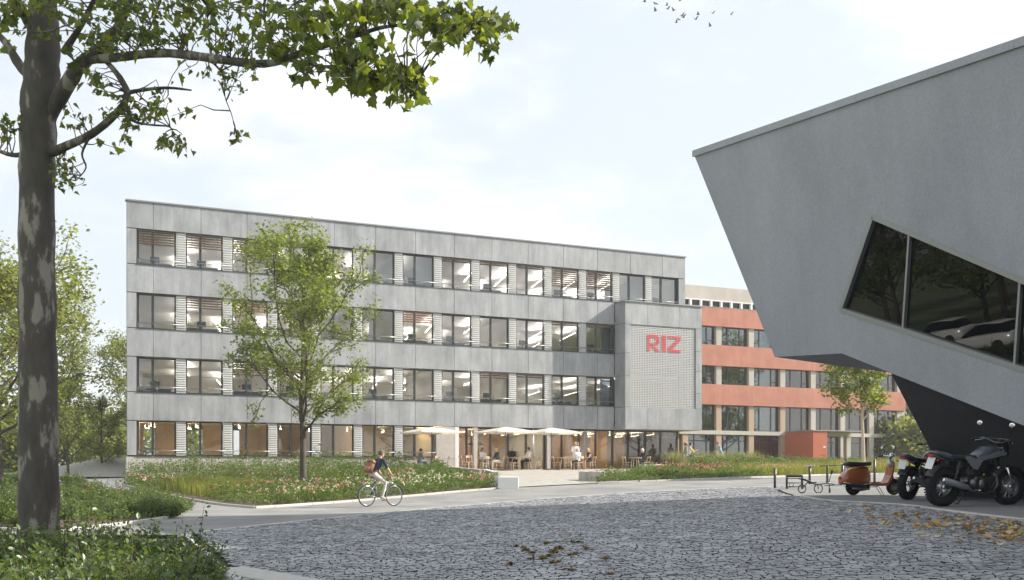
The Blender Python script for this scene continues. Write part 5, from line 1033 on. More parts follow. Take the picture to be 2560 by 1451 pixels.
x_ = (1736-HX)/F*71.0; p_ = Vector((x_, 71.0, gzs(x_, 71.0)-.02)); person('woman with a yellow scarf in black sitting on the low wall', p_, math.radians(200), seated(.05, .5), 'clblack', 'clblack', 'dkshoe', 'long', 'clyellow', group='people beside the long bed')
stand(1804, 74, 195, 'man in a light blue shirt bending over the plants', standing(.12, .06, .8), 'clblue', 'khaki', 'dkshoe', 'short', 'hairr', group='people beside the long bed', short=True, sc=1.06)

# ------------------------------------------------------------------ bicycle with rider
def bicycle(o, col='silver'):
    Rw = .345; rx, fx = -.52, .55
    for x in (rx, fx):
        t_ = MB(); t_.torus((x, 0, Rw), Rw-.017, .017, n=40, m=8); w = t_.build('tyre', 'rubber', o)
        r_2 = MB(); r_2.torus((x, 0, Rw), Rw-.042, .012, n=40, m=6, flat=1.2); r_2.build('rim', 'chrome', o)
        s_2 = MB(); s_2.tube([(x, -.045, Rw), (x, .045, Rw)], .02, 8)
        for i in range(20): a = i*math.pi/10; q = .03 if i % 2 else -.03; s_2.tube([(x+.018*math.cos(a+.8), q, Rw+.018*math.sin(a+.8)), (x+(Rw-.045)*math.cos(a), 0, Rw+(Rw-.045)*math.sin(a))], .0016, 3, cap=False)
        s_2.build('spokes', 'chrome', o)
        fd = MB(); n = 12; vs = []
        a0, a1 = (math.radians(25), math.radians(185)) if x == rx else (math.radians(10), math.radians(150))
        for i in range(n+1):
            a = a0+(a1-a0)*i/n; c_, s_ = math.cos(a), math.sin(a); r3 = Rw+.028
            vs += [(x+r3*c_, -.028, Rw+r3*s_-.005), (x+(r3+.008)*c_, 0, Rw+(r3+.008)*s_), (x+r3*c_, .028, Rw+r3*s_-.005)]
        fd.add(vs, [[i*3+j, i*3+3+j, i*3+4+j, i*3+1+j] for i in range(n) for j in range(2)], smooth=True); fd.build('mudguard', 'gunmetal', o)
    bb = Vector((-.07, 0, .30)); sc_ = Vector((-.20, 0, .72)); hb_, ht = Vector((.345, 0, .62)), Vector((.30, 0, .80)); re_ = Vector((rx, 0, Rw)); fe = Vector((fx, 0, Rw))
    f = MB(); f.tube([bb, sc_], .016, 8); f.tube([bb, hb_], .019, 8); f.tube([sc_+Vector((.01, 0, -.04)), ht+Vector((0, 0, -.03))], .016, 8); f.tube([hb_, ht], .021, 8)
    for q in (.05, -.05): f.tube([bb+Vector((0, q*.5, 0)), re_+Vector((0, q, 0))], .009, 6); f.tube([sc_+Vector((0, q*.3, -.03)), re_+Vector((0, q, 0))], .008, 6)
    f.build('frame', col, o)
    k_ = MB()
    for q in (.05, -.05): k_.tube([hb_+Vector((.005, q, -.02)), hb_.lerp(fe, .6)+Vector((-.015, q, 0)), fe+Vector((0, q, 0))], [.013, .012, .008], 7)
    k_.tube([hb_+Vector((0, -.05, -.01)), hb_+Vector((0, .05, -.01))], .014, 7); k_.build('fork', 'blkplastic', o)
    h = MB(); top_ = ht+Vector((-.03, 0, .18)); h.tube([ht, top_], .014, 8); h.tube([top_+Vector((-.14, .28, .02)), top_+Vector((-.03, .22, .03)), top_+Vector((.05, 0, 0)), top_+Vector((-.03, -.22, .03)), top_+Vector((-.14, -.28, .02))], .011, 7); h.build('handlebar', 'gunmetal', o)
    for q in (1, -1): MB().tube([top_+Vector((-.06, q*.24, .028)), top_+Vector((-.16, q*.29, .02))], .016, 8).build('grip', 'blkplastic', o)
    sp_ = MB(); sp_.tube([sc_, sc_+Vector((-.05, 0, .17))], .013, 8); sp_.build('seat_post', 'blkplastic', o)
    sd2 = MB(); c_ = sc_+Vector((-.05, 0, .19)); sd2.tube([c_+Vector((-.12, 0, .012)), c_+Vector((-.08, 0, .015)), c_+Vector((.02, 0, .012)), c_+Vector((.15, 0, .0))], [(.03, .02), (.085, .032), (.05, .028), (.018, .018)], 10, hint=(0, 1, 0)); sd2.build('saddle', 'leather', o)
    cr2 = MB(); cr2.torus(bb+Vector((0, -.05, 0)), .085, .006, n=24, m=5); cr2.tube([bb+Vector((0, -.06, 0)), bb+Vector((.12, -.07, -.11))], .009, 6); cr2.tube([bb+Vector((0, .06, 0)), bb+Vector((-.12, .07, .11))], .009, 6); cr2.tube([bb+Vector((0, -.06, 0)), bb+Vector((0, .06, 0))], .02, 8)
    cr2.tube([bb+Vector((0, -.05, .085)), re_+Vector((0, -.05, .035))], .004, 4); cr2.tube([bb+Vector((0, -.05, -.085)), re_+Vector((0, -.05, -.035))], .004, 4); cr2.build('crankset', 'gunmetal', o)
    for (p_, q) in ((bb+Vector((.12, -.07, -.11)), -1), (bb+Vector((-.12, .07, .11)), 1)): MB().box(p_+Vector((0, q*.05, 0)), (.09, .09, .022)).build('pedal', 'blkplastic', o)
    rk = MB(); z_k = Rw*2+.06
    for q in (.06, -.06): rk.tube([(rx-.16, q, z_k), (rx+.20, q, z_k)], .006, 5); rk.tube([(rx-.05, q, z_k), (rx, q, Rw)], .005, 5)
    for x in (-.16, -.04, .08): rk.tube([(rx+x, .06, z_k), (rx+x, -.06, z_k)], .005, 5)
    rk.build('luggage_rack', 'chrome', o); MB().box((rx-.19, 0, z_k-.03), (.025, .07, .04), bev=.006).build('rear_light', 'redlens', o); MB().tube([(fx-.12, 0, .74), (fx-.05, 0, .74)], [.02, .032], 10).build('headlight', 'lens', o)
cyc = G(917, 1267); BH = math.atan2(.69, .72); fw = Vector((math.cos(BH), math.sin(BH), 0)); cpos = cyc+fw*.52
pit = math.atan2(gzs(cpos.x+fw.x*.55, cpos.y+fw.y*.55)-gzs(cpos.x-fw.x*.52, cpos.y-fw.y*.52), 1.07); cpos.z = (gzs(cpos.x+fw.x*.55, cpos.y+fw.y*.55)+gzs(cpos.x-fw.x*.52, cpos.y-fw.y*.52))/2-.012
bk = empty('bicycle', cpos, BH, 'silver touring bicycle being ridden along the lane', 'bicycle'); bicycle(bk)
pose = dict(hip=(-.27, 0, 1.02), chest=(-.10, 0, 1.33), neck=(.0, 0, 1.53), head=(.055, 0, 1.68), shl=(-.01, .19, 1.46), shr=(-.01, -.19, 1.46), ell=(.10, .26, 1.22), elr=(.10, -.26, 1.20), wrl=(.13, .285, 1.045), wrr=(.13, -.285, 1.045),
            knl=(.10, .10, .86), anl=(-.20, .10, .50), tol=(-.06, .11, .44), knr=(.14, -.11, .76), anr=(.00, -.115, .29), tor=(.15, -.12, .235))
pose['wrl'] = (.22, .27, 1.04); pose['wrr'] = (.22, -.27, 1.04); pose['ell'] = (.06, .27, 1.25); pose['elr'] = (.06, -.27, 1.25)
# hands close on the grips: shift rider so the palms reach the bar
rider = person('man in a navy shirt and beige trousers riding a bicycle', cpos, BH, {k: v for k, v in pose.items()}, 'navy', 'khaki', 'shoe', 'short', 'hairg', vox=.010, group=None, short=True)
bp = empty('backpack', cpos, BH, 'brown leather backpack worn by the cyclist', 'backpack'); ax_ = Vector((.26, 0, .47)).normalized(); ctr = Vector((-.40, 0, 1.27)); Rb = Matrix((Vector((0, 1, 0)).cross(ax_), Vector((0, 1, 0)), ax_)).transposed()
def bpv(x, y, z): return ctr+Rb@Vector((x, y, z))
def ringb(z, hx, hy, n=14, off=0):
    return [bpv(off+hx*(abs(math.cos(a))**.6)*math.copysign(1, math.cos(a)), hy*(abs(math.sin(a))**.6)*math.copysign(1, math.sin(a)), z) for a in [2*math.pi*i/n for i in range(n)]]
m_ = MB(); m_.loftprof([ringb(-.21, .05, .12), ringb(-.20, .095, .155), ringb(-.06, .105, .165), ringb(.08, .095, .155), ringb(.17, .085, .13), ringb(.21, .05, .10)]); m_.build('bag', 'brownbag', bp)
m_ = MB(); m_.loftprof([ringb(-.205, .05, .125, off=-.02), ringb(-.19, .09, .15, off=-.03), ringb(-.08, .09, .15, off=-.035), ringb(-.03, .07, .13, off=-.025)]); m_.build('front_pocket', 'tanbag', bp)
m_ = MB(); m_.loftprof([ringb(.10, .10, .162, off=-.012), ringb(.17, .095, .145, off=-.01), ringb(.225, .06, .11, off=-.008)]); m_.build('flap', 'brownbag', bp)
for q in (1, -1): MB().tube([bpv(.07, q*.07, .19), bpv(.15, q*.10, .25), bpv(.26, q*.125, .16), bpv(.27, q*.135, .02), bpv(.17, q*.15, -.12), bpv(.06, q*.12, -.17)], [(.006, .022)]*6, 8, hint=(1, 0, 0)).build('strap', 'tanbag', bp)
# ------------------------------------------------------------------ motorcycles and scooter (local: x forward, y left, z up)
def spoked_wheel(o, x, Rw, tr, wd, disc_side=-1, cast=False):
    w = empty('wheel', (x, 0, Rw)); w.parent = o
    MB().torus((0, 0, 0), Rw-tr, tr, n=44, m=12, flat=wd).build('tyre', 'rubber', w)
    k = MB()
    for i in range(44):                              # tread blocks
        a = i*2*math.pi/44
        for q in (-.45, .45): k.box(((Rw-.004)*math.cos(a+q*.05), q*tr*wd, (Rw-.004-.006)*math.sin(a+q*.05)), (.020, tr*wd*.62, .022), Matrix.Rotation(-a, 3, 'Y'))
    k.build('tread', 'rubber', w)['kind'] = 'stuff'
    MB().torus((0, 0, 0), Rw-2*tr+.008, .016, n=40, m=6, flat=1.7).build('rim', 'gunmetal', w)
    s = MB(); s.tube([(0, -.07, 0), (0, .07, 0)], .045, 12)
    for i in range(24): a = i*math.pi/12; q = .05 if i % 2 else -.05; s.tube([(.04*math.cos(a+.7), q, .04*math.sin(a+.7)), ((Rw-2*tr)*math.cos(a), 0, (Rw-2*tr)*math.sin(a))], .0028, 4, cap=False)
    s.build('spokes', 'chrome', w)
    d = MB(); d.torus((0, disc_side*.085, 0), .105, .022, n=32, m=4, flat=.12)
    for i in range(6): a = i*math.pi/3; d.tube([(0.03*math.cos(a), disc_side*.085, .03*math.sin(a)), (.09*math.cos(a+.3), disc_side*.085, .09*math.sin(a+.3))], .006, 5)
    d.build('brake_disc', 'silver', w); return w
def mirror(o, base_, tip, s=.055, rot=0):
    m_ = empty('mirror', (0, 0, 0)); m_.parent = o; b_, t_ = Vector(base_), Vector(tip)
    MB().tube([b_, b_.lerp(t_, .5)+Vector((.02, 0, .02)), t_], .006, 6).build('stalk', 'blkplastic', m_)
    MB().ball(t_+Vector((.012, 0, .02)), (.018, s*1.25, s*.8), 14, 8).build('housing', 'blkplastic', m_); MB().ball(t_+Vector((-.004, 0, .02)), (.010, s*1.12, s*.68), 14, 8).build('mirror_glass', 'mirror', m_)
def motorcycle(o, body, tank, long_tail=True):
    Rr, Rf = .335, .335; rx, fx = -.70, .76
    spoked_wheel(o, rx, Rr, .085, .95); spoked_wheel(o, fx, Rf, .062, .95)
    f = MB()
    for q in (.11, -.11):
        f.tube([(.44, q*.35, .92), (.05, q, .80), (-.28, q, .72), (-.80, q*.8, .86)], .018, 8); f.tube([(.42, q*.35, .82), (.36, q, .45), (.22, q, .26), (-.20, q, .25), (-.26, q, .50), (-.28, q, .72)], .017, 8)
        f.tube([(-.24, q, .42), (-.48, q*1.05, .36), (rx, q*1.05, Rr)], [.024, .022, .018], 8)
    f.tube([(.47, 0, .80), (.41, 0, .95)], .034, 10); f.build('frame', 'blkplastic', o)
    e = MB(); e.box((.08, 0, .40), (.40, .26, .24), bev=.04); e.tube([(.05, -.16, .38), (.05, .16, .38)], .105, 18); e.tube([(-.12, -.15, .40), (-.12, .15, .40)], .085, 16)
    e.build('engine_block', 'gunmetal', o)
    c = MB(); R = Matrix.Rotation(.35, 3, 'Y')
    for i in range(8): c.box(Vector((.16, 0, .50))+R@Vector((0, 0, i*.03)), (.22, .20, .016), R, bev=.004)
    c.box(Vector((.16, 0, .50))+R@Vector((0, 0, .12)), (.15, .14, .26), R); c.box(Vector((.16, 0, .50))+R@Vector((0, 0, .26)), (.18, .18, .05), R, bev=.015); c.build('cylinder', 'blkplastic', o)
    x = MB(); x.tube([(.27, -.06, .60), (.37, -.10, .52), (.38, -.13, .38), (.28, -.15, .27), (.05, -.16, .24), (-.18, -.16, .27), (-.32, -.17, .33)], .021, 9); x.build('exhaust_pipe', 'gunmetal', o)
    mu = MB(); a_, b_ = Vector((-.30, -.185, .34)), Vector((-.86, -.20, .47)); mu.tube([a_, a_.lerp(b_, .08), a_.lerp(b_, .3), b_, b_+(b_-a_)*.02], [.025, .045, .056, .054, .044], 16); mu.build('muffler', 'silver', o); MB().tube([b_+(b_-a_)*.012, b_+(b_-a_)*.05], [.05, .034], 14).build('muffler_tip', 'chrome', o)
    t_ = MB(); n = 14
    def ring(xc, zc, hy, hz, sh=.8):
        return [(xc, hy*(abs(math.cos(a))**sh)*math.copysign(1, math.cos(a)), zc+hz*(abs(math.sin(a))**sh)*math.copysign(1, math.sin(a))) for a in [2*math.pi*i/n for i in range(n)]]
    t_.loftprof([ring(-.10, .83, .07, .05), ring(-.04, .86, .11, .09), ring(.12, .91, .145, .125), ring(.28, .93, .14, .125), ring(.42, .91, .10, .09), ring(.50, .88, .05, .05)]); t_.build('fuel_tank', tank, o)
    s = MB(); s.loftprof([ring(-.86, .88, .06, .03), ring(-.74, .875, .11, .045), ring(-.45, .83, .13, .05), ring(-.20, .82, .12, .05), ring(-.06, .85, .08, .04)]); s.build('seat', 'leather', o)
    for q in (1, -1):
        p = MB(); pl_ = [(.52, .90), (.30, .86), (.0, .80), (-.10, .64), (-.20, .66), (-.40, .86), (-.30, .87), (-.14, .83), (.10, .90), (.34, .97), (.50, .94)]
        p.prism(pl_, q*.135, q*.150); p.build('side_panel', body, o)
    ta = MB(); ta.loftprof([ring(-1.02, .92, .05, .02), ring(-.90, .91, .10, .05), ring(-.70, .86, .13, .07), ring(-.50, .82, .12, .05)]); ta.build('tail_cowl', 'bluegrey', o)
    fe = MB(); k = 12; vs = []
    for i in range(k+1):
        a = math.radians(30+120*i/k); r_2 = Rr+.03; vs += [(rx+r_2*math.cos(a), -.10, Rr+r_2*math.sin(a)), (rx+(r_2+.015)*math.cos(a), 0, Rr+(r_2+.015)*math.sin(a)), (rx+r_2*math.cos(a), .10, Rr+r_2*math.sin(a))]
    fe.add(vs, [[i*3+j, i*3+3+j, i*3+4+j, i*3+1+j] for i in range(k) for j in range(2)], smooth=True); fe.build('rear_mudguard', 'blkplastic', o)
    fe = MB(); vs = []
    for i in range(k+1):
        a = math.radians(25+125*i/k); r_2 = Rf+.03; vs += [(fx+r_2*math.cos(a), -.075, Rf+r_2*math.sin(a)), (fx+(r_2+.015)*math.cos(a), 0, Rf+(r_2+.015)*math.sin(a)), (fx+r_2*math.cos(a), .075, Rf+r_2*math.sin(a))]
    fe.add(vs, [[i*3+j, i*3+3+j, i*3+4+j, i*3+1+j] for i in range(k) for j in range(2)], smooth=True); fe.build('front_mudguard', 'blkplastic', o)
    MB().box((-1.0, 0, .74), (.012, .17, .21), Matrix.Rotation(.35, 3, 'Y'), bev=.004).build('licence_plate', 'plate', o); MB().box((-1.0, 0, .87), (.04, .13, .05), bev=.012).build('tail_light', 'redlens', o)
    for q in (1, -1):
        MB().tube([(fx, q*.095, Rf), (.60, q*.095, .68)], .026, 10).build('fork_leg', 'chrome', o); MB().tube([(.60, q*.095, .68), (.45, q*.095, 1.03)], .022, 10).build('fork_tube', 'gunmetal', o)
        MB().ball((-.96, q*.14, .80), (.03, .02, .022), 8, 6).build('indicator', 'redlens', o)
        sh_ = MB(); sh_.tube([(-.58, q*.14, .42), (-.48, q*.13, .78)], .012, 8)
        for i in range(9): p_ = Vector((-.575, q*.14, .46)).lerp(Vector((-.49, q*.13, .74)), i/8); sh_.torus(p_, .028, .006, axis=(.1, 0, .36), n=14, m=5)
        sh_.build('shock_absorber', 'gunmetal', o)
    h = MB(); h.box((.46, 0, 1.0), (.07, .24, .035), bev=.01); h.tube([(.30, .40, 1.14), (.40, .28, 1.17), (.44, .08, 1.10), (.44, -.08, 1.10), (.40, -.28, 1.17), (.30, -.40, 1.14)], .013, 8); h.tube([(.41, -.25, 1.17), (.41, .25, 1.17)], .009, 6); h.build('handlebar', 'gunmetal', o)
    for q in (1, -1):
        MB().tube([(.34, q*.34, 1.158), (.27, q*.44, 1.128)], .019, 9).build('grip', 'rubber', o); MB().tube([(.42, q*.26, 1.16), (.40, q*.36, 1.13), (.34, q*.42, 1.11)], .006, 5).build('lever', 'chrome', o)
        mirror(o, (.40, q*.26, 1.17), (.36, q*.36, 1.40), .06)
    hl = MB(); hl.tube([(.52, 0, .92), (.56, 0, .92), (.62, 0, .92)], [.05, .085, .09], 18); hl.build('headlight_shell', 'blkplastic', o); MB().ball((.62, 0, .92), (.02, .08, .08), 16, 8).build('headlight_lens', 'lens', o)
    MB().box((.57, 0, 1.06), (.02, .24, .16), Matrix.Rotation(-.5, 3, 'Y'), bev=.01).build('windscreen', 'blkplastic', o); MB().tube([(.50, -.03, 1.12), (.50, .03, 1.12)], .05, 14).build('gauge', 'blkplastic', o)
    MB().tube([(-.05, .12, .24), (-.10, .24, .02), (-.10, .28, .0)], .011, 6).build('kickstand', 'blkplastic', o); MB().box((-.10, .27, .005), (.06, .05, .012)).build('stand_foot', 'blkplastic', o)
    for q in (1, -1): MB().tube([(-.12, q*.14, .30), (-.12, q*.27, .30)], .012, 6).build('footrest', 'chrome', o)
    MB().ball((.02, -.17, .56), .018, 8, 6).build('yellow_cap', 'yellow', o); MB().box((-.05, 0, .60), (.22, .20, .16), bev=.03).build('battery_box', 'blkplastic', o)
    MB().tube([(rx, .10, Rr+.07), (-.15, .10, .46)], .006, 4).build('chain', 'gunmetal', o)
def place(px, py, name, label, cat, heading, group=None, roll=0, dz=.012):
    p = G(px, py); o = empty(name, p+Vector((0, 0, dz)), math.radians(heading), label, cat, group); o.rotation_euler.x = math.radians(roll); return o
m1 = place(2430, 1258, 'motorcycle', 'black and silver motorcycle with grey side panels, closest to the fallen leaves', 'motorcycle', 24, 'motorcycles on the pad', 6); 
p = G(2352, 1268); hd_ = math.radians(21); m1.location = p+Vector((math.cos(hd_)*.79, math.sin(hd_)*.79, .012)); m1.rotation_euler.z = hd_; m1.scale = (1.13,)*3; motorcycle(m1, 'silver', 'bluegrey')
m2 = place(2330, 1246, 'motorcycle', 'black motorcycle with flat seat between the scooter and the silver motorcycle', 'motorcycle', 30, 'motorcycles on the pad', 5); p = G(2268, 1251); hd_ = math.radians(40); m2.location = p+Vector((math.cos(hd_)*.77, math.sin(hd_)*.77, .012)); m2.rotation_euler.z = hd_; m2.scale = (1.1,)*3; motorcycle(m2, 'blkplastic', 'bluegrey')
# scooter
sc = place(2172, 1240, 'scooter', 'copper orange vintage scooter with black bench seat', 'scooter', 12); p = G(2133, 1240); hd_ = math.radians(14); sc.location = p+Vector((math.cos(hd_)*.50, math.sin(hd_)*.50, .012)); sc.rotation_euler.z = hd_
Rs = .225
for x in (-.50, .72):
    w = empty('wheel', (x, 0, Rs)); w.parent = sc; MB().torus((0, 0, 0), Rs-.055, .055, n=36, m=10, flat=.95).build('tyre', 'rubber', w); MB().tube([(0, -.04, 0), (0, .04, 0)], .115, 20).build('rim', 'gunmetal', w)
def rg(x, z0, z1, hy, n=16, sh=.55): 
    zc, hz = (z0+z1)/2, (z1-z0)/2; return [(x, hy*(abs(math.cos(a))**sh)*math.copysign(1, math.cos(a)), zc+hz*(abs(math.sin(a))**sh)*math.copysign(1, math.sin(a))) for a in [2*math.pi*i/n for i in range(n)]]
b_ = MB(); b_.loftprof([rg(-.90, .34, .40, .06), rg(-.86, .30, .50, .15), rg(-.74, .285, .64, .20), rg(-.55, .28, .71, .215), rg(-.30, .28, .74, .205), rg(-.14, .28, .74, .17), rg(-.06, .30, .72, .13)]); b_.build('rear_body', 'orange', sc)
MB().tube([(-.88, -.155, .35), (-.6, -.225, .295), (-.3, -.215, .29), (-.08, -.14, .31)], .012, 6).build('body_trim', 'chrome', sc)
b_ = MB(); b_.loftprof([rg(-.66, .735, .765, .13), rg(-.45, .735, .785, .15), rg(-.2, .735, .775, .14), rg(-.06, .73, .76, .10)]); b_.build('seat_rail', 'orange', sc)
b_ = MB(); b_.loftprof([rg(-.76, .80, .86, .09), rg(-.70, .775, .90, .135), rg(-.45, .775, .895, .145), rg(-.22, .775, .885, .14), rg(-.03, .785, .905, .12), rg(.0, .81, .88, .08)]); b_.build('seat', 'leather', sc)
b_ = MB(); b_.box((.17, 0, .285), (.52, .40, .07), bev=.025); b_.build('footboard', 'orange', sc)
ls = [(.36, .27), (.46, .28), (.54, .36), (.60, .52), (.635, .72), (.655, .88), (.62, .88), (.585, .70), (.545, .54), (.49, .42), (.42, .335), (.36, .325)]
MB().prism(ls, -.16, .16).build('leg_shield', 'orange', sc)
MB().prism([(.60, .55), (.645, .56), (.70, .80), (.665, .93), (.625, .93)], -.085, .085).build('horn_cover', 'silver', sc); MB().box((.70, 0, .72), (.02, .12, .17), Matrix.Rotation(.2, 3, 'Y'), bev=.01).build('badge_plate', 'plate', sc)
MB().ball((.615, 0, .83), (.09, .115, .10), 14, 10).build('glove_box', 'silver', sc)
MB().tube([(.64, 0, .88), (.60, 0, 1.02)], .03, 10).build('steering_column', 'gunmetal', sc)
MB().tube([(.50, .34, 1.05), (.58, .22, 1.07), (.62, 0, 1.05), (.58, -.22, 1.07), (.50, -.34, 1.05)], .014, 8).build('handlebar', 'chrome', sc)
for q in (1, -1): MB().tube([(.56, q*.25, 1.068), (.49, q*.36, 1.045)], .02, 9).build('grip', 'rubber', sc); mirror(sc, (.58, q*.18, 1.07), (.54, q*.27, 1.26), .055)
MB().ball((.66, 0, 1.05), (.08, .085, .085), 16, 10).build('headlight', 'chrome', sc); MB().ball((.70, 0, 1.05), (.05, .07, .07), 14, 8).build('headlight_lens', 'lens', sc)
b_ = MB(); vs = []; k = 12
for i in range(k+1):
    a = math.radians(10+160*i/k); r_2 = Rs+.035; vs += [(.72+r_2*math.cos(a), -.085, Rs+r_2*math.sin(a)), (.72+(r_2+.02)*math.cos(a), 0, Rs+(r_2+.02)*math.sin(a)), (.72+r_2*math.cos(a), .085, Rs+r_2*math.sin(a))]
b_.add(vs, [[i*3+j, i*3+3+j, i*3+4+j, i*3+1+j] for i in range(k) for j in range(2)], smooth=True); b_.build('front_mudguard', 'orange', sc)
MB().tube([(.64, 0, .70), (.70, 0, .45), (.72, .06, Rs)], .024, 8).build('fork_leg', 'gunmetal', sc)
b_ = MB(); b_.box((-.34, 0, .235), (.58, .24, .14), bev=.04); b_.tube([(-.45, -.13, .2), (-.2, -.13, .2)], .06, 12); b_.build('engine', 'blkplastic', sc); MB().tube([(-.1, -.15, .17), (-.35, -.17, .16), (-.62, -.17, .18)], [.02, .045, .04], 10).build('muffler', 'gunmetal', sc)
MB().tube([(.1, -.13, .22), (.22, -.19, .0), (.30, -.19, .0), (.2, -.12, .22)], .009, 5).build('centre_stand', 'blkplastic', sc); MB().tube([(-.1, -.12, .22), (.12, -.22, .235)], .012, 6).build('kick_lever', 'chrome', sc)
MB().box((-.90, 0, .47), (.03, .10, .06), bev=.01).build('tail_light', 'redlens', sc)
b_ = MB(); b_.tube([(-.86, .14, .30), (-1.0, .12, .27), (-1.02, 0, .265), (-1.0, -.12, .27), (-.86, -.14, .30)], .014, 7); b_.build('rear_bumper', 'chrome', sc)
# bollards, stand frames, stool and the small bike lying on the pad
def post(px, py, h, label, extra=None, r=.045):
    p = G(px, py); o = empty('bollard', p, 0, label, 'bollard', 'dark posts beside the parked bikes'); MB().tube([(0, 0, -.05), (0, 0, h-.01), (0, 0, h)], [r, r, r*.8], 14).build('post', 'post', o); MB().tube([(r*.55, -r*.55, 0), (r*.55, -r*.55, h-.02)], r*.5, 8).build('side_strip', 'steel', o)
    if extra: extra(o, h)
def cap1(o, h): MB().box((0, 0, h+.02), (.42, .16, .05), Matrix.Rotation(-.06, 3, 'Y'), bev=.018).build('cap', 'silver', o)
def cap2(o, h): MB().tube([(-.32, 0, h+.0), (0, 0, h+.01), (.35, 0, h+.03), (.7, .1, h+.10)], .022, 8).build('cross_bar', 'post', o)
post(1937, 1221, .76, 'plain dark bollard standing alone at the cobble edge'); post(2024, 1210, .72, 'dark post with a shiny flat cap beside the black stool', cap1); post(2068, 1210, .72, 'dark post with a horizontal bar left of the scooter', cap2); post(2186, 1206, .95, 'dark post showing between scooter seat and handlebar')
post(2106, 1206, .75, 'short dark post half hidden by the scooter tail')
p = G(1986, 1223); o = empty('stool', p, -.15, 'black padded stool with an open steel frame', 'stool'); MB().box((0, 0, .47), (.62, .42, .09), bev=.04).build('seat_pad', 'leather', o)
for (x, y) in ((.27, .17), (-.27, .17), (.27, -.17), (-.27, -.17)): MB().box((x, y, .21), (.04, .04, .42)).build('leg', 'post', o)
f_ = MB()
for y in (.17, -.17):
    for z in (.08, .22, .38): f_.tube([(-.27, y, z), (.27, y, z)], .014, 6)
for x in (.27, -.27): f_.tube([(x, -.17, .08), (x, .17, .08)], .014, 6)
f_.build('rails', 'post', o); f_ = MB(); f_.torus((-.12, -.17, .16), .07, .012, n=20, m=6); f_.build('ring', 'steel', o)
p = G(2042, 1234); o = empty('folding_bike', p, .15, 'small dark folding bike lying low beside the scooter', 'bicycle')
for x, z, R_ in ((-.48, .14, .14), (.05, .15, .15)): MB().torus((x, 0, z), R_-.014, .014, n=28, m=7).build('tyre', 'rubber', o); f_ = MB(); f_.torus((x, 0, z), R_-.03, .008, n=24, m=5); [f_.tube([(x, 0, z), (x+(R_-.03)*math.cos(a), 0, z+(R_-.03)*math.sin(a))], .003, 4) for a in [i*.785 for i in range(8)]]; f_.build('rim', 'chrome', o)
MB().tube([(-.48, 0, .14), (-.30, 0, .34), (.0, 0, .27), (.42, 0, .32)], .02, 8).build('frame', 'gunmetal', o); MB().tube([(-.60, 0, .46), (-.42, 0, .43), (-.22, 0, .36), (-.02, 0, .33)], [(.02, .02), (.09, .03), (.07, .03), (.03, .02)], 10, hint=(0, 1, 0)).build('saddle', 'leather', o)
MB().tube([(.05, 0, .15), (.02, 0, .30)], .014, 7).build('fork', 'gunmetal', o); MB().tube([(.42, 0, .0), (.40, 0, .34), (.46, 0, .58)], .016, 8).build('steering_post', 'post', o); MB().tube([(.42, 0, 0), (.42, 0, .16)], .028, 10).build('foot', 'rubber', o); MB().ball((.49, 0, .66), (.03, .05, .09), 12, 8, rot=Matrix.Rotation(.3, 3, 'Y')).build('mirror', 'blkplastic', o); MB().tube([(.40, 0, .30), (.75, 0, .26), (.98, .05, .22)], .016, 7).build('stay', 'gunmetal', o)
# a bicycle leaning at the posts behind the scooter
p = G(2112, 1203); o = empty('bicycle', p, math.radians(70), 'dark bicycle parked behind the scooter tail', 'bicycle'); bicycle(o, 'gunmetal'); o.rotation_euler.x = math.radians(4)

# ------------------------------------------------------------------ birds
def bird(px, py, Y, heading, flap, s):
    p = U(px, py, Y); o = empty('bird', p, heading, 'small dark bird flying high above the roofs', 'bird', 'flock of birds in the sky'); o.scale = (s,)*3
    MB().tube([(-.20, 0, .0), (-.12, 0, .0), (0, 0, 0), (.10, 0, .02), (.16, 0, .03), (.20, 0, .025)], [(.05, .008), (.03, .02), (.055, .05), (.045, .042), (.034, .03), (.006, .006)], 8, hint=(0, 1, 0)).build('body', 'birdm', o)
    for q in (1, -1):
        w = MB(); a = flap; pts = [(.08, 0), (.10, .14), (.06, .30), (-.02, .40), (-.05, .28), (-.08, .14), (-.08, 0)]; n = len(pts)
        def wp(x, y): yy = y*math.cos(a if y < .2 else a*.8); return (x, q*(.03+yy), .02+y*math.sin(a if y < .2 else a*.8))
        w.add([wp(x, y) for x, y in pts]+[(v[0], v[1], v[2]-.008) for v in [wp(x, y) for x, y in pts]], [list(range(n)), list(range(2*n-1, n-1, -1))]+[[i, (i+1) % n, n+(i+1) % n, n+i] for i in range(n)]); w.build('wing', 'birdm', o)
BR = [(1611, 5), (1639, 10), (1638, 28), (1667, 14), (1669, 23), (1684, 27), (1700, 2), (1705, 40), (1708, 44), (1697, 50), (1691, 57), (1745, 37), (1739, 49), (1782, 34), (1828, 37), (1775, 66)]
rb = random.Random(3)
for (x, y) in BR: bird(x, y, rb.uniform(98, 115), rb.uniform(-.9, .9), rb.uniform(.1, 1.2), rb.uniform(.85, 1.1))

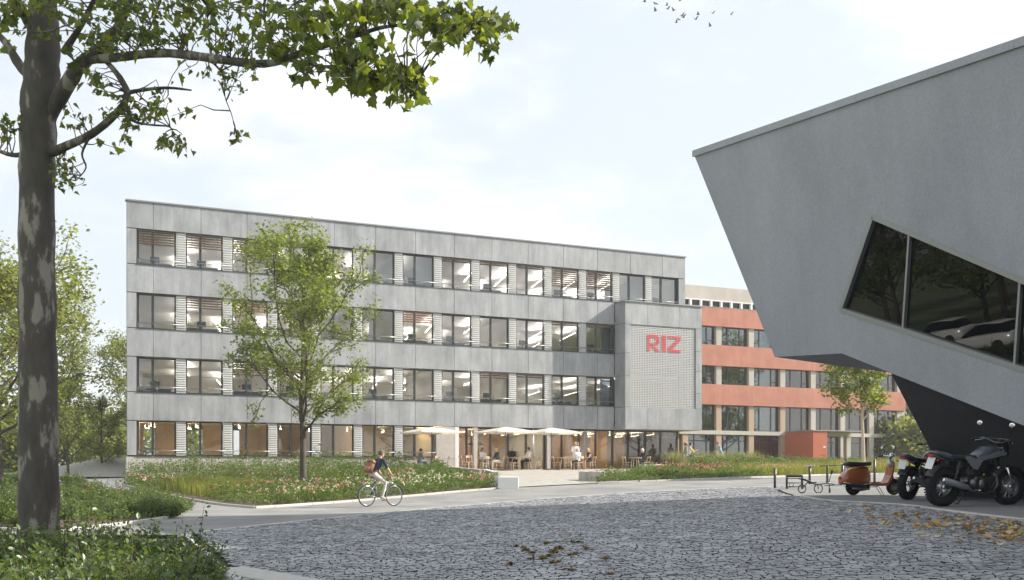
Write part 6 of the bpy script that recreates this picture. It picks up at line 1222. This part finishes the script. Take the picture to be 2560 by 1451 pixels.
# ------------------------------------------------------------------ parked cars beyond the left edge, mirrored in the strip window
def car(x, y, rz, label, body):
    o = empty('parked_car', (x, y, gzs(x, y)), rz, label, 'car', 'cars mirrored in the strip window'); n = 18
    def sec(xc, zb, zt, hy, rn): return [(xc, hy*(abs(math.cos(a))**.45)*math.copysign(1, math.cos(a))*(1 if math.sin(a) < 0 else rn), (zb+zt)/2+(zt-zb)/2*(abs(math.sin(a))**.5)*math.copysign(1, math.sin(a))) for a in [2*math.pi*i/n for i in range(n)]]
    b = MB(); b.loftprof([sec(-2.1, .35, .75, .70, .9), sec(-2.0, .25, .95, .82, .92), sec(-1.2, .22, .98, .86, .94), sec(.0, .22, .97, .87, .94), sec(1.1, .22, .93, .86, .92), sec(1.85, .25, .80, .80, .9), sec(2.05, .35, .62, .66, .9)]); b.build('body', body, o)
    g = MB(); g.loftprof([sec(-1.85, .93, 1.0, .66, .9), sec(-1.4, .93, 1.36, .70, .82), sec(-.6, .93, 1.47, .71, .80), sec(.2, .93, 1.43, .71, .80), sec(.95, .92, .98, .70, .9)]); g.build('cabin', 'blackglass', o)
    r_2 = MB(); r_2.loftprof([sec(-1.5, 1.37, 1.41, .56, .9), sec(-.6, 1.45, 1.50, .60, .9), sec(.3, 1.41, 1.46, .58, .9)]); r_2.build('roof', body, o)
    for wx in (-1.3, 1.3):
        for q in (1, -1): MB().tube([(wx, q*.74, .32), (wx, q*.90, .32)], .32, 20).build('wheel', 'rubber', o); 
    for q in (1, -1): MB().ball((1.93, q*.58, .68), (.08, .16, .07), 10, 6).build('headlight', 'lens', o)
st = sheet('street', [Vector((-20.5, 24, 0)), Vector((-44, 38, 0))], [Vector((-24, 36, 0)), Vector((-46, 49, 0))], 20, 12, 'padm', .02); tag(st, 'dark asphalt street with the parked cars', 'street')
car(-24, 31.5, 2.0, 'white parked car closer to the hedge', 'carwhite'); car(-31, 36, 2.0, 'white parked car further along the street', 'carwhite'); car(-33, 28, 2.4, 'black parked car by the street trees', 'blkplastic')

# ------------------------------------------------------------------ thin summer haze
hz = MB().box((0, 330, 16), (1500, 800, 38)).build('haze', 'white'); tag(hz, 'thin bright haze in the air over the whole place', 'haze', kind='stuff')
hm = bpy.data.materials.new('hazevol'); hm.use_nodes = True; t = hm.node_tree; t.nodes.clear(); pv = N(t, 'ShaderNodeVolumePrincipled', i_Density=.0008, i_Anisotropy=.35); pv.inputs['Color'].default_value = (.96, .97, 1, 1); ho = N(t, 'ShaderNodeOutputMaterial'); t.links.new(pv.outputs[0], ho.inputs['Volume']); hz.data.materials.clear(); hz.data.materials.append(hm)
